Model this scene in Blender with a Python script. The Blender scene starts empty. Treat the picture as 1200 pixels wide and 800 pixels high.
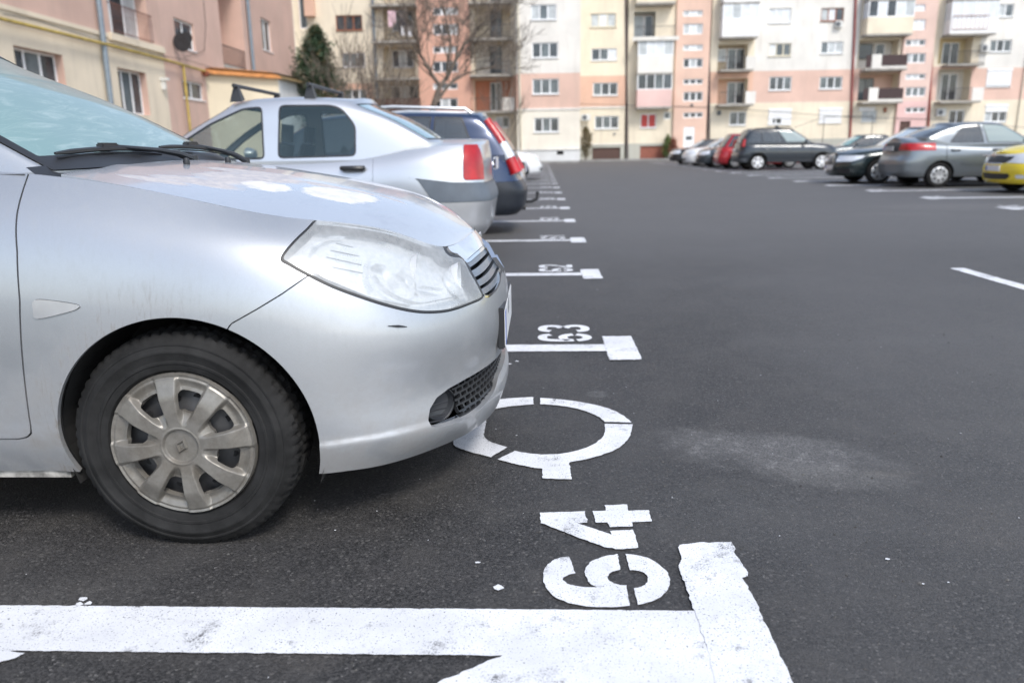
import bpy, bmesh, math, random
import numpy as np
from mathutils import Vector, Matrix
random.seed(7); rng = np.random.default_rng(7)
S = bpy.context.scene; COL = S.collection

# ---------------------------------------------------------------- camera
FPX, CAMH, ROLL = 910., 1.027, .015            # focal length in pixels of the 1200 px wide photograph, eye height in metres
_al, _pe = 34+ROLL*225.5, 225.5-ROLL*34
PITCH = math.atan(_pe/FPX); YAW = math.atan(_al/(FPX/math.cos(PITCH)))
_fw = np.array([-math.sin(YAW)*math.cos(PITCH), math.cos(YAW)*math.cos(PITCH), -math.sin(PITCH)])
_rt = np.array([math.cos(YAW), math.sin(YAW), 0]); _up = np.cross(_rt, _fw); _r = math.atan(ROLL)
_R = _rt*math.cos(_r)-_up*math.sin(_r); _U = _up*math.cos(_r)+_rt*math.sin(_r); EYE = np.array([0, 0, CAMH])
cam_d = bpy.data.cameras.new('camera'); cam = bpy.data.objects.new('camera', cam_d); COL.objects.link(cam)
cam.matrix_world = Matrix(((_R[0], _U[0], -_fw[0], 0), (_R[1], _U[1], -_fw[1], 0), (_R[2], _U[2], -_fw[2], CAMH), (0, 0, 0, 1)))
cam_d.sensor_width = 36; cam_d.lens = FPX/1200*36; cam_d.clip_start = .05; cam_d.clip_end = 600
cam_d.dof.use_dof = True; cam_d.dof.focus_distance = 2.35; cam_d.dof.aperture_fstop = 2.6
S.camera = cam
# ---------------------------------------------------------------- sky, sun, exposure
SUN_EL, SUN_AZ = math.radians(48), math.radians(150)     # azimuth clockwise from +Y: high behind the camera, to the right
w = bpy.data.worlds.new('World'); S.world = w; w.use_nodes = True
nt = w.node_tree; bg = nt.nodes['Background']; sky = nt.nodes.new('ShaderNodeTexSky')
sky.sky_type = 'NISHITA'; sky.sun_disc = False; sky.sun_elevation = SUN_EL; sky.sun_rotation = SUN_AZ
sky.air_density = 1.0; sky.dust_density = 1.0; sky.ozone_density = 1.0
_bw = nt.nodes.new('ShaderNodeRGBToBW'); _mx = nt.nodes.new('ShaderNodeMix'); _mx.data_type = 'RGBA'; _mx.inputs[0].default_value = .42   # thin overcast takes most of the blue out
nt.links.new(sky.outputs[0], _bw.inputs[0]); nt.links.new(sky.outputs[0], _mx.inputs[6]); nt.links.new(_bw.outputs[0], _mx.inputs[7]); nt.links.new(_mx.outputs[2], bg.inputs[0]); bg.inputs[1].default_value = .15
sd_ = bpy.data.lights.new('sun', 'SUN'); sun = bpy.data.objects.new('sun', sd_); COL.objects.link(sun)
sd_.energy = 1.3; sd_.angle = math.radians(14); sd_.color = (1, .95, .88)
_d = Vector((math.sin(SUN_AZ)*math.cos(SUN_EL), math.cos(SUN_AZ)*math.cos(SUN_EL), math.sin(SUN_EL)))
sun.rotation_euler = (-_d).to_track_quat('-Z', 'Y').to_euler(); sun.location = _d*60
S.view_settings.view_transform = 'Standard'; S.view_settings.look = 'None'; S.view_settings.gamma = 1
S.view_settings.exposure = 1.05
S.cycles.use_denoising = True
S.cycles.max_bounces = 6; S.cycles.transparent_max_bounces = 8

def at(x, y, Y):
    """point seen at photograph pixel x, y on the upright plane at distance Y"""
    d = _fw+_R*(x-600)/FPX-_U*(y-400)/FPX; return EYE+d*(Y/d[1])
def gd(x, y):
    """point of the ground seen at photograph pixel x, y"""
    d = _fw+_R*(x-600)/FPX-_U*(y-400)/FPX; return (EYE+d*(-CAMH/d[2]))[:2]
# ---------------------------------------------------------------- materials
MATS = {}
class NB:
    """small node-building helper"""
    def __init__(s, name):
        s.m = bpy.data.materials.new(name); s.m.use_nodes = True; s.t = s.m.node_tree; s.b = s.t.nodes['Principled BSDF']
        s.out = s.t.nodes['Material Output']; s.tc = s.t.nodes.new('ShaderNodeTexCoord')
    def n(s, typ, **kw):
        o = s.t.nodes.new('ShaderNode'+typ)
        for k, v in kw.items(): setattr(o, k, v)
        return o
    def l(s, a, b): s.t.links.new(a, b)
    def noise(s, scale, detail=4, rough=.55, stretch=None, src='Object', dist=0, off=None):
        n = s.n('TexNoise'); n.inputs['Scale'].default_value = scale; n.inputs['Detail'].default_value = detail
        n.inputs['Roughness'].default_value = rough; n.inputs['Distortion'].default_value = dist
        v = s.tc.outputs[src]
        if stretch or off:
            mp = s.n('Mapping'); mp.inputs['Scale'].default_value = stretch or (1, 1, 1)
            if off: mp.inputs['Location'].default_value = off
            s.l(v, mp.inputs[0]); v = mp.outputs[0]
        s.l(v, n.inputs['Vector']); return n.outputs['Fac']
    def ramp(s, fac, a, b, ca=0., cb=1.):
        r = s.n('MapRange'); r.inputs['From Min'].default_value = a; r.inputs['From Max'].default_value = b
        r.inputs['To Min'].default_value = ca; r.inputs['To Max'].default_value = cb; r.interpolation_type = 'SMOOTHSTEP'
        s.l(fac, r.inputs['Value']); return r.outputs[0]
    def mix(s, fac, a, b, mode='MIX'):
        m = s.n('Mix', data_type='RGBA', blend_type=mode)
        for i, v in ((0, fac), (6, a), (7, b)):
            if isinstance(v, (int, float)): m.inputs[i].default_value = v
            elif isinstance(v, tuple): m.inputs[i].default_value = v+(1,) if len(v) == 3 else v
            else: s.l(v, m.inputs[i])
        return m.outputs[2]
    def math(s, op, a, b=0.):
        m = s.n('Math', operation=op)
        for i, v in enumerate((a, b)):
            if isinstance(v, (int, float)): m.inputs[i].default_value = v
            else: s.l(v, m.inputs[i])
        return m.outputs[0]
    def bump(s, h, strength=.3, dist=.002):
        b = s.n('Bump'); b.inputs['Strength'].default_value = strength; b.inputs['Distance'].default_value = dist
        s.l(h, b.inputs['Height']); s.l(b.outputs[0], s.b.inputs['Normal']); return b
    def put(s, **kw):
        for k, v in kw.items():
            i = s.b.inputs[k.replace('_', ' ')]
            if isinstance(v, (int, float)): i.default_value = v
            elif isinstance(v, tuple): i.default_value = v+(1,) if len(v) == 3 else v
            else: s.l(v, i)
        return s

def M(name, col, rough=.6, metal=0., var=.12, scale=6., bump=0., coat=0., spec=.5, src='Object'):
    if name in MATS: return MATS[name]
    b = NB(name); n = b.noise(scale, 5, .6, src=src)
    c = b.mix(b.ramp(n, .3, .7), tuple(x*(1-var) for x in col), tuple(min(1, x*(1+var)) for x in col))
    b.put(Base_Color=c, Roughness=rough, Metallic=metal, Coat_Weight=coat); b.b.inputs['Specular IOR Level'].default_value = spec
    if bump: b.bump(b.noise(scale*12, 3, src=src), bump, .003)
    MATS[name] = b.m; return b.m

def paint(name, col, metal=.5, rough=.32, dirt=.5, arch=None):
    if name in MATS: return MATS[name]
    b = NB(name); sep = b.n('SeparateXYZ'); b.l(b.tc.outputs['Object'], sep.inputs[0])
    low = b.ramp(sep.outputs['Z'], .72, .20)                                  # road dirt sits on the lower body
    n1 = b.ramp(b.noise(7, 6, .62, (1, 1, 1.6)), .36, .66); n2 = b.ramp(b.noise(60, 4, .6, (1, 1, .5)), .45, .75)
    d = b.math('MULTIPLY', b.math('ADD', b.math('MULTIPLY', low, b.math('ADD', b.math('MULTIPLY', n1, .5), .16)), b.math('MULTIPLY', n2, .08)), dirt)
    if arch:    # grime thrown up round the wheel opening, with scrubbed streaks behind it
        dx = b.math('SUBTRACT', sep.outputs['X'], arch[0]); dz = b.math('SUBTRACT', sep.outputs['Z'], arch[1])
        rr = b.math('SQRT', b.math('ADD', b.math('MULTIPLY', dx, dx), b.math('MULTIPLY', dz, dz)))
        ring = b.math('MULTIPLY', b.ramp(b.math('ADD', rr, b.math('MULTIPLY', b.noise(8, 5, .7), .12)), arch[2]+.20, arch[2]+.03), b.ramp(dx, .25, -.15))
        stk = b.ramp(b.noise(24, 5, .7, (3.2, 1, .5), dist=.4), .50, .70)
        d = b.math('MINIMUM', b.math('ADD', d, b.math('MULTIPLY', ring, b.math('ADD', b.math('MULTIPLY', stk, .75), .26))), .95)
    fl = b.noise(900, 1, .5)
    c = b.mix(b.ramp(fl, .3, .7), tuple(x*.93 for x in col), tuple(min(1, x*1.06) for x in col))
    c = b.mix(d, c, (.20, .185, .17))
    b.put(Base_Color=c, Metallic=b.math('MULTIPLY', b.math('SUBTRACT', 1., d), metal),
          Roughness=b.math('ADD', b.math('MULTIPLY', d, .45), rough), Coat_Weight=b.math('MULTIPLY', b.math('SUBTRACT', 1., d), .7))
    b.b.inputs['Coat Roughness'].default_value = .08
    MATS[name] = b.m; return b.m

def glassy(name, tint, solid, alpha=.35, rough=.03, streak=0.):
    """car or window glass: a tinted film that reflects, more or less see-through"""
    if name in MATS: return MATS[name]
    b = NB(name); c = tint
    if streak:
        s = b.ramp(b.noise(8, 8, .78, (1.8, .5, 1.6), dist=1.4), .46, .72); c = b.mix(b.math('MULTIPLY', s, streak), tint, solid)
    b.put(Base_Color=c, Roughness=rough, Coat_Weight=.6, Coat_Roughness=.02); b.b.inputs['Specular IOR Level'].default_value = .9
    tr = b.n('BsdfTransparent'); tr.inputs[0].default_value = (.86, .93, .92, 1)
    mx = b.n('MixShader'); mx.inputs[0].default_value = 1-alpha
    b.l(tr.outputs[0], mx.inputs[1]); b.l(b.b.outputs[0], mx.inputs[2]); b.l(mx.outputs[0], b.out.inputs[0])
    MATS[name] = b.m; return b.m

def stucco(name, col, stain=.25, patch=.0):
    if name in MATS: return MATS[name]
    b = NB(name)
    big = b.ramp(b.noise(.35, 6, .6), .3, .7); st = b.ramp(b.noise(1.2, 6, .65, (1.6, 1.6, .22)), .48, .78); fine = b.noise(40, 4)
    c = b.mix(big, tuple(x*.90 for x in col), tuple(min(1, x*1.08) for x in col))
    c = b.mix(b.math('MULTIPLY', st, stain), c, (.32, .27, .22)); c = b.mix(b.math('MULTIPLY', b.ramp(fine, .4, .7), .12), c, (.5, .45, .4))
    b.put(Base_Color=c, Roughness=.92); b.bump(fine, .35, .01)
    MATS[name] = b.m; return b.m

ELL = []
def asphalt_mat():
    b = NB('asphalt'); P = b.tc.outputs['Object']
    v1 = b.n('TexVoronoi'); v1.inputs['Scale'].default_value = 210; b.l(P, v1.inputs['Vector'])
    v2 = b.n('TexVoronoi'); v2.inputs['Scale'].default_value = 85; b.l(P, v2.inputs['Vector'])
    cs = b.n('SeparateColor'); b.l(v1.outputs['Color'], cs.inputs[0]); cs2 = b.n('SeparateColor'); b.l(v2.outputs['Color'], cs2.inputs[0])
    g = b.mix(b.ramp(cs.outputs[0], .0, 1.), (.004, .004, .004), (.053, .0505, .050))
    g = b.mix(b.math('MULTIPLY', b.ramp(cs2.outputs[1], .72, .95), b.ramp(v2.outputs['Distance'], .5, .25)), g, (.10, .095, .09))
    g = b.mix(b.math('MULTIPLY', b.ramp(cs.outputs[1], .986, .993), .45), g, (.26, .25, .24))          # light chips in the mix
    big = b.ramp(b.noise(.55, 7, .6), .35, .68); mid = b.ramp(b.noise(4.5, 6, .65), .42, .70)
    g = b.mix(b.math('MULTIPLY', big, .5), g, (.062, .060, .060)); g = b.mix(b.math('MULTIPLY', mid, .38), g, (.070, .065, .060))
    g = b.mix(b.math('MULTIPLY', b.ramp(b.noise(1.6, 5, .6, (1.0, .25, 1)), .5, .75), .28), g, (.07, .07, .073))
    blot = b.ramp(b.noise(14, 5, .7, off=(3, 7, 0)), .50, .72)
    sx = b.n('SeparateXYZ'); b.l(P, sx.inputs[0])
    for (cx, cy, rx, ry, ang, k, col) in ELL:       # dusty and repaired patches, each where it lies in the lot
        dx = b.math('SUBTRACT', sx.outputs[0], cx); dy = b.math('SUBTRACT', sx.outputs[1], cy); ca, sa = math.cos(ang), math.sin(ang)
        u = b.math('DIVIDE', b.math('ADD', b.math('MULTIPLY', dx, ca), b.math('MULTIPLY', dy, sa)), rx)
        v = b.math('DIVIDE', b.math('SUBTRACT', b.math('MULTIPLY', dy, ca), b.math('MULTIPLY', dx, sa)), ry)
        r = b.math('ADD', b.math('MULTIPLY', u, u), b.math('MULTIPLY', v, v))
        r = b.math('ADD', r, b.math('MULTIPLY', b.math('SUBTRACT', b.noise(4, 8, .75, off=(cx, cy, 0)), .5), 3.4))
        f = b.math('MULTIPLY', b.math('MULTIPLY', b.ramp(r, 1.3, .0), k), b.math('MULTIPLY', b.ramp(blot, .0, .6, .5, 1.), b.ramp(cs.outputs[2], .25, .75, .35, 1.)))
        g = b.mix(f, g, col)
    lane = b.math('MULTIPLY', b.ramp(b.math('ADD', sx.outputs[0], b.math('MULTIPLY', b.noise(.8, 4), 1.6)), .7, 3.0), .50)  # paler across the driving lane, where traffic has worn and dusted the surface
    lane = b.math('MAXIMUM', lane, b.math('MULTIPLY', b.ramp(sx.outputs[1], 2.5, 11.), .85))          # grazing-angle brightening, painted into the asphalt colour with distance
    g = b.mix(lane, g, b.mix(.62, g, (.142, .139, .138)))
    b.put(Base_Color=g, Roughness=.64); b.b.inputs['Specular IOR Level'].default_value = .55
    h = b.math('ADD', b.math('MULTIPLY', cs.outputs[1], 1.0), b.math('MULTIPLY', cs2.outputs[0], .7)); h = b.math('ADD', h, b.math('MULTIPLY', v1.outputs['Distance'], -1.2))
    b.bump(h, .75, .0018)
    return b.m

def roadpaint_mat():
    b = NB('road_paint'); P = b.tc.outputs['Object']
    grit = b.noise(210, 3, .7); wear = b.noise(7, 6, .7); ws = b.noise(38, 5, .75)
    w1 = b.ramp(grit, .605, .66); w2 = b.math('MULTIPLY', b.ramp(ws, .50, .60), b.ramp(wear, .55, .68))
    w3 = b.math('MULTIPLY', b.ramp(grit, .46, .60), b.ramp(wear, .52, .70)); f = b.math('MAXIMUM', b.math('MAXIMUM', w1, w2), w3)
    c = b.mix(b.ramp(b.noise(3, 5, .6), .3, .7), (.63, .64, .665), (.77, .78, .80))
    c = b.mix(b.math('MULTIPLY', b.ramp(b.noise(22, 4, .7, off=(9, 2, 0)), .5, .8), .35), c, (.42, .41, .40))
    b.put(Base_Color=b.mix(f, c, (.07, .07, .073)), Roughness=.7)
    v1 = b.n('TexVoronoi'); v1.inputs['Scale'].default_value = 210; b.l(P, v1.inputs['Vector'])
    b.bump(b.math('SUBTRACT', b.math('MULTIPLY', v1.outputs['Distance'], -.7), f), .25, .0015)
    return b.m

def bark_mat():
    b = NB('bark'); n = b.noise(14, 6, .7, (1, 1, .25))
    b.put(Base_Color=b.mix(b.ramp(n, .3, .7), (.07, .055, .045), (.21, .175, .145)), Roughness=.95); b.bump(n, .6, .02); return b.m
def leaf_mat(name, a, c):
    b = NB(name); n = b.noise(1.8, 5, .7); oi = b.n('ObjectInfo')
    col = b.mix(b.ramp(n, .3, .7), a, c); col = b.mix(b.math('MULTIPLY', b.ramp(b.noise(11, 3), .55, .75), .6), col, tuple(min(1, x*1.9) for x in c))
    b.put(Base_Color=col, Roughness=.7); return b.m

SILVER = paint('silver_paint', (.46, .48, .505), .72, .36, .95, arch=(-.803, .295, .34))
SILVER2 = paint('light_silver_paint', (.60, .615, .64), .72, .30, .3)
RUBBER = M('tyre_rubber', (.015, .0148, .0148), .8, var=.5, scale=9, bump=.25, spec=.3)
PLAST = M('black_plastic', (.022, .023, .026), .42, var=.15, bump=.1)
PLAST2 = M('grey_plastic', (.10, .11, .12), .5, var=.1)
CHROME = M('chrome', (.78, .79, .80), .10, 1., var=.03)
STEEL = M('dull_steel', (.085, .085, .088), .55, .6, var=.3)
DARK = M('dark_cavity', (.012, .012, .013), .9, var=.1)
LINER = M('wheel_arch_liner', (.016, .016, .016), .95, var=.3, bump=.4)
GLASS = glassy('car_glass', (.035, .05, .055), (.3, .35, .36), .5)
GLASSD = glassy('tinted_glass', (.022, .030, .036), (.2, .2, .2), .12)
FROST = glassy('frosted_windscreen', (.19, .31, .305), (.38, .49, .475), .03, .42, .8)
RED = M('red_lamp', (.40, .006, .009), .30, var=.25, scale=5, coat=.4)
WLAMP = M('clear_lamp', (.78, .80, .82), .15, .3, var=.08, coat=1)
AMBER = M('amber_lamp', (.75, .25, .03), .2, coat=1)
SEAT = M('seat_cloth', (.05, .06, .07), .9, var=.2)
# ---------------------------------------------------------------- numeric surface tools
def spline(tk, P, te):
    """natural cubic spline through P (n,...) at knots tk, evaluated at te"""
    tk = np.asarray(tk, float); P = np.asarray(P, float); n = len(tk)
    if n == 2:
        w = ((te-tk[0])/(tk[1]-tk[0])).reshape((-1,)+(1,)*(P.ndim-1))
        return P[0]*(1-w)+P[1]*w
    h = np.diff(tk); A = np.zeros((n, n)); B = np.zeros(P.shape)
    A[0, 0] = A[-1, -1] = 1
    for i in range(1, n-1):
        A[i, i-1] = h[i-1]; A[i, i] = 2*(h[i-1]+h[i]); A[i, i+1] = h[i]
        B[i] = 6*((P[i+1]-P[i])/h[i]-(P[i]-P[i-1])/h[i-1])
    M = np.linalg.solve(A, B.reshape(n, -1)).reshape(P.shape)
    te = np.asarray(te, float)
    k = np.clip(np.searchsorted(tk, te, side='right')-1, 0, n-2)
    sh = (-1,)+(1,)*(P.ndim-1)
    hk = h[k].reshape(sh); a = (tk[k+1]-te).reshape(sh)/hk; b = (te-tk[k]).reshape(sh)/hk
    return a*P[k]+b*P[k+1]+((a**3-a)*M[k]+(b**3-b)*M[k+1])*hk**2/6

def pchip(tk, P, te):
    """monotone cubic interpolation"""
    tk = np.asarray(tk, float); P = np.asarray(P, float); n = len(tk)
    if n == 2: return spline(tk, P, te)
    sh = (-1,)+(1,)*(P.ndim-1)
    h = np.diff(tk).reshape(sh); d = np.diff(P, axis=0)/h
    m = np.zeros(P.shape); m[0] = d[0]; m[-1] = d[-1]
    s = d[:-1]*d[1:]; w1 = 2*h[1:]+h[:-1]; w2 = h[1:]+2*h[:-1]
    with np.errstate(all='ignore'):
        hm = (w1+w2)/(w1/d[:-1]+w2/d[1:])
    m[1:-1] = np.where(s > 0, np.nan_to_num(hm), 0)
    te = np.asarray(te, float)
    k = np.clip(np.searchsorted(tk, te, side='right')-1, 0, n-2)
    hk = h[k]; t = ((te-tk[k]).reshape(sh))/hk
    return (2*t**3-3*t**2+1)*P[k]+(t**3-2*t**2+t)*hk*m[k]+(-2*t**3+3*t**2)*P[k+1]+(t**3-t**2)*hk*m[k+1]

def mknots(P, axis):
    D = np.linalg.norm(np.diff(P, axis=axis), axis=-1)
    D = D.mean(axis=1-axis) if D.ndim == 2 else D
    return np.concatenate([[0], np.cumsum(np.maximum(D, 1e-3))])

def surf(net, nu, nv, smooth_u=True, smooth_v=True, refl=(True, True), ur=None):
    """tensor surface from a control net (rows, cols, 3); returns dict V,N,UV,F (UV in net index units)"""
    net = np.array(net, float); R, C = net.shape[:2]
    kv = mknots(net, 0)
    k0 = mknots(net, 1); kk = k0; P = net; off = 0
    mir = np.array([1, -1, 1])
    if refl[0]:
        P = np.concatenate([P[:, 2:0:-1]*mir, P], 1); kk = np.concatenate([-k0[2:0:-1], kk]); off = 2
    if refl[1]:
        P = np.concatenate([P, net[:, -2:-4:-1]*mir], 1); kk = np.concatenate([kk, 2*k0[-1]-k0[-2:-4:-1]])
    a, b = (0, C-1) if ur is None else ur
    ta, tb = np.interp([a, b], np.arange(C), k0)
    te = np.linspace(ta, tb, nu+1)
    fu = spline if smooth_u else pchip
    Q = np.swapaxes(fu(kk, np.swapaxes(P, 0, 1), te), 0, 1)       # R, nu+1, 3
    fv = spline if smooth_v else pchip
    tv = np.linspace(0, kv[-1], nv+1)
    S = fv(kv, Q, tv)                                            # nv+1, nu+1, 3
    ui = np.interp(te, k0, np.arange(C)); vi = np.interp(tv, kv, np.arange(R))
    UV = np.stack(np.meshgrid(ui, vi), -1)
    du = np.gradient(S, axis=1); dv = np.gradient(S, axis=0)
    N = np.cross(dv, du); L = np.linalg.norm(N, axis=-1, keepdims=True)
    N = N/np.maximum(L, 1e-12)
    if refl[0] and a == 0: N[:, 0, 1] = 0
    if refl[1] and b == C-1: N[:, -1, 1] = 0
    N = N/np.maximum(np.linalg.norm(N, axis=-1, keepdims=True), 1e-9)
    idx = np.arange((nu+1)*(nv+1)).reshape(nv+1, nu+1)
    p, q, r, s = idx[:-1, :-1].ravel(), idx[:-1, 1:].ravel(), idx[1:, 1:].ravel(), idx[1:, :-1].ravel()
    F = np.concatenate([np.stack([p, r, q], 1), np.stack([p, s, r], 1)])
    return dict(V=S.reshape(-1, 3), N=N.reshape(-1, 3), UV=UV.reshape(-1, 2), F=F)

def keep(m, d, sign=-1):
    """keep the part of the mesh where sign*d > 0 (default: d < 0), cutting triangles on the zero line"""
    d = np.asarray(d, float)*sign; d = np.where(np.abs(d) < 1e-7, 1e-7, d)
    V, N, UV, F = m['V'], m['N'], m['UV'], m['F']
    if len(F) == 0: return m
    ins = d[F] > 0; c = ins.sum(1)
    out = [F[c == 3]]
    mix = F[(c == 1) | (c == 2)]; mi = d[mix] > 0
    if len(mix):
        lone = np.where(mi.sum(1) == 1, mi.argmax(1), (~mi).argmax(1))
        r = np.arange(len(mix))
        A, B, Cc = mix[r, lone], mix[r, (lone+1) % 3], mix[r, (lone+2) % 3]
        E1 = np.sort(np.stack([A, B], 1), 1); E2 = np.sort(np.stack([A, Cc], 1), 1)
        allE = np.concatenate([E1, E2]); ue, inv = np.unique(allE, axis=0, return_inverse=True)
        inv = np.asarray(inv).ravel()
        t = (d[ue[:, 0]]/(d[ue[:, 0]]-d[ue[:, 1]]))[:, None]
        base = len(V)
        def mixv(X): return np.concatenate([X, X[ue[:, 0]]*(1-t)+X[ue[:, 1]]*t])
        V = mixv(V); UV = mixv(UV); N = mixv(N); N = N/np.maximum(np.linalg.norm(N, axis=1, keepdims=True), 1e-9)
        i1 = base+inv[:len(mix)]; i2 = base+inv[len(mix):]
        one = mi.sum(1) == 1
        out.append(np.stack([A, i1, i2], 1)[one])
        two = ~one
        out.append(np.stack([i1, B, Cc], 1)[two]); out.append(np.stack([i1, Cc, i2], 1)[two])
    F = np.concatenate(out)
    F = F[(F[:, 0] != F[:, 1]) & (F[:, 1] != F[:, 2]) & (F[:, 0] != F[:, 2])]
    used, inv = np.unique(F, return_inverse=True)
    return dict(V=V[used], N=N[used], UV=UV[used], F=np.asarray(inv).reshape(-1, 3))

def psd(P, poly):
    """signed distance of points to a closed polygon, negative inside"""
    P = np.asarray(P, float)[:, None, :]; A = np.asarray(poly, float); B = np.roll(A, -1, 0)
    e = B-A; w = P-A[None]
    t = np.clip((w*e).sum(-1)/np.maximum((e*e).sum(-1), 1e-12), 0, 1)
    dd = np.linalg.norm(w-t[..., None]*e, axis=-1).min(1)
    y = P[..., 1]; c1 = (A[:, 1] <= y) != (B[:, 1] <= y)
    with np.errstate(all='ignore'):
        xi = A[:, 0]+(y-A[:, 1])*e[:, 0]/np.where(e[:, 1] == 0, 1e-12, e[:, 1])
    ins = (c1 & (P[..., 0] < xi)).sum(1) % 2 == 1
    return np.where(ins, -dd, dd)

def crom(pts, n=6, closed=True):
    """Catmull-Rom through points"""
    P = np.array(pts, float); N_ = len(P); out = []
    rng = range(N_) if closed else range(N_-1)
    for i in rng:
        if closed: a, b, c, d = P[(i-1) % N_], P[i], P[(i+1) % N_], P[(i+2) % N_]
        else: a, b, c, d = P[max(i-1, 0)], P[i], P[i+1], P[min(i+2, N_-1)]
        for k in range(n):
            t = k/n
            out.append(.5*(2*b+(c-a)*t+(2*a-5*b+4*c-d)*t*t+(3*b-a-3*c+d)*t**3))
    if not closed: out.append(P[-1])
    return np.array(out)

def rpoly(x0, x1, y0, y1, r=0.0, n=4):
    """rectangle, optionally with rounded corners"""
    if r <= 0: return np.array([(x0, y0), (x1, y0), (x1, y1), (x0, y1)], float)
    o = []
    for cx, cy, a in ((x1-r, y0+r, -90), (x1-r, y1-r, 0), (x0+r, y1-r, 90), (x0+r, y0+r, 180)):
        for k in range(n+1):
            t = math.radians(a+90*k/n); o.append((cx+r*math.cos(t), cy+r*math.sin(t)))
    return np.array(o)

def mirror(m):
    s = np.array([1, -1, 1]); return dict(V=m['V']*s, N=m['N']*s, UV=m['UV'], F=m['F'][:, ::-1])

def join(*ms):
    o = 0; Vs, Ns, Us, Fs = [], [], [], []
    for m in ms:
        Vs.append(m['V']); Ns.append(m['N']); Us.append(m['UV']); Fs.append(m['F']+o); o += len(m['V'])
    return dict(V=np.concatenate(Vs), N=np.concatenate(Ns), UV=np.concatenate(Us), F=np.concatenate(Fs))

def push(m, k):
    return dict(V=m['V']+m['N']*k, N=m['N'], UV=m['UV'], F=m['F'])

def flange(m, depth=.008):
    """turn the open edges of a panel inwards"""
    F = m['F']; E = np.concatenate([F[:, [0, 1]], F[:, [1, 2]], F[:, [2, 0]]])
    S = np.sort(E, 1); key = S[:, 0]*10000000+S[:, 1]
    u, idx, cnt = np.unique(key, return_index=True, return_counts=True)
    e = E[idx[cnt == 1]]
    V, N = m['V'], m['N']
    if not len(e): return m
    A, B = e[:, 0], e[:, 1]; t = V[B]-V[A]; nn = np.cross(t, N[A]); nn /= np.maximum(np.linalg.norm(nn, axis=1, keepdims=True), 1e-9)
    k = len(e); base = len(V)
    newV = np.concatenate([V[A], V[B], V[B]-N[B]*depth, V[A]-N[A]*depth])
    newN = np.concatenate([nn]*4); i = np.arange(k)+base
    f = np.concatenate([np.stack([i, i+2*k, i+k], 1), np.stack([i, i+3*k, i+2*k], 1)])
    return dict(V=np.concatenate([V, newV]), N=np.concatenate([N, newN]),
                UV=np.concatenate([m['UV'], m['UV'][np.concatenate([A, B, B, A])]]), F=np.concatenate([F, f]))

# ---------------------------------------------------------------- the foreground car's control net (half, x forward from the bumper, y to the side, z up)
HX = [-4.26, -4.24, -4.13, -3.85, -3.25, -2.5, -1.8, -1.2, -.835]
def hero_net():
    #          L0    L1    L2    L3    L4    L5    L6    L7
    side_y = [.775, .806, .826, .838, .838, .828, .795, .705]
    nose = {  # column: list of (x, y, z) per level
     9:  [(-.46,.765,.195),(-.45,.79,.28),(-.455,.800,.375),(-.47,.805,.50),(-.485,.802,.60),(-.50,.790,.69),(-.525,.752,.785),(-.56,.672,.865)],
     10: [(-.335,.70,.185),(-.305,.728,.270),(-.31,.732,.365),(-.305,.740,.49),(-.315,.740,.585),(-.34,.728,.668),(-.375,.700,.755),(-.425,.632,.832)],
     11: [(-.225,.575,.180),(-.175,.605,.262),(-.18,.605,.36),(-.160,.612,.48),(-.168,.612,.575),(-.195,.602,.648),(-.245,.585,.725),(-.305,.545,.797)],
     12: [(-.125,.40,.178),(-.078,.415,.255),(-.08,.415,.35),(-.057,.418,.47),(-.062,.418,.565),(-.085,.415,.632),(-.130,.41,.700),(-.192,.395,.768)],
     13: [(-.070,.20,.177),(-.035,.205,.25),(-.03,.205,.342),(-.014,.207,.462),(-.017,.207,.56),(-.036,.206,.625),(-.078,.203,.692),(-.132,.20,.758)],
     14: [(-.055,0,.177),(-.022,0,.248),(-.017,0,.34),(0,0,.46),(-.004,0,.558),(-.025,0,.622),(-.064,0,.69),(-.112,0,.757)],
    }
    tz = [0, .11, .25, .43, .57, .70, .85, 1.0]
    belt = {0: 1.0, 1: 1.0, 2: .99, 3: .985, 4: .985, 5: .985, 6: .99, 7: .985, 8: .926}
    net = np.zeros((8, 15, 3))
    for c in range(15):
        for l in range(8):
            if c >= 9: net[l, c] = nose[c][l]
            else:
                z0 = .20 if c > 3 else .24
                z = z0+(belt[c]-z0)*tz[l]
                if c >= 3:
                    y = side_y[l]-(0.0 if c > 4 else (.015 if c == 4 else .045))
                    if c == 8: y -= .006
                    x = HX[c]
                else:
                    y = side_y[l]/.838*[0, .36, .68][c]; x = HX[c]+[.05, .02, .01, 0, .0, .01, .03, .06][l]
                net[l, c] = (x, y, z)
    return net
def hero_hood(net):
    """rows from the hood edge (level 7) to the centre line, columns from 7 forward"""
    e = net[7, 7:].copy(); e[0] = (-1.125, .680, .981)
    cx = [-1.105, -.835, -.60, -.43, -.305, -.20, -.14, -.112]
    cz = np.interp(cx, [-1.105, -.98, -.67, -.49, -.34, -.26, -.16, -.112], [1.008, .998, .957, .925, .882, .852, .79, .757])
    rows = [e]
    for f, k in ((.35, .52), (.68, .86), (1., 1.)):
        r = e.copy()
        for i in range(len(e)):
            r[i, 0] = e[i, 0]*(1-f)+cx[i]*f; r[i, 1] = e[i, 1]*(1-f); r[i, 2] = e[i, 2]*(1-k)+cz[i]*k
        rows.append(r)
    return np.array(rows)
def skirt(net, dz=.16):
    b0 = net[0].copy(); b0[:, 2] -= dz; return np.array([b0, net[0]])
def arch_flare(m, cx, cz, r, amp=.012, w=.07):
    V = m['V']; d = np.hypot(V[:, 0]-cx, V[:, 2]-cz)-r
    a = np.where(d < 0, 1, np.exp(-(d/w)**2*2.2))*(V[:, 1] > .5)
    m['V'] = V+np.stack([a*0, a*amp, a*0], 1)
    return m
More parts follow.
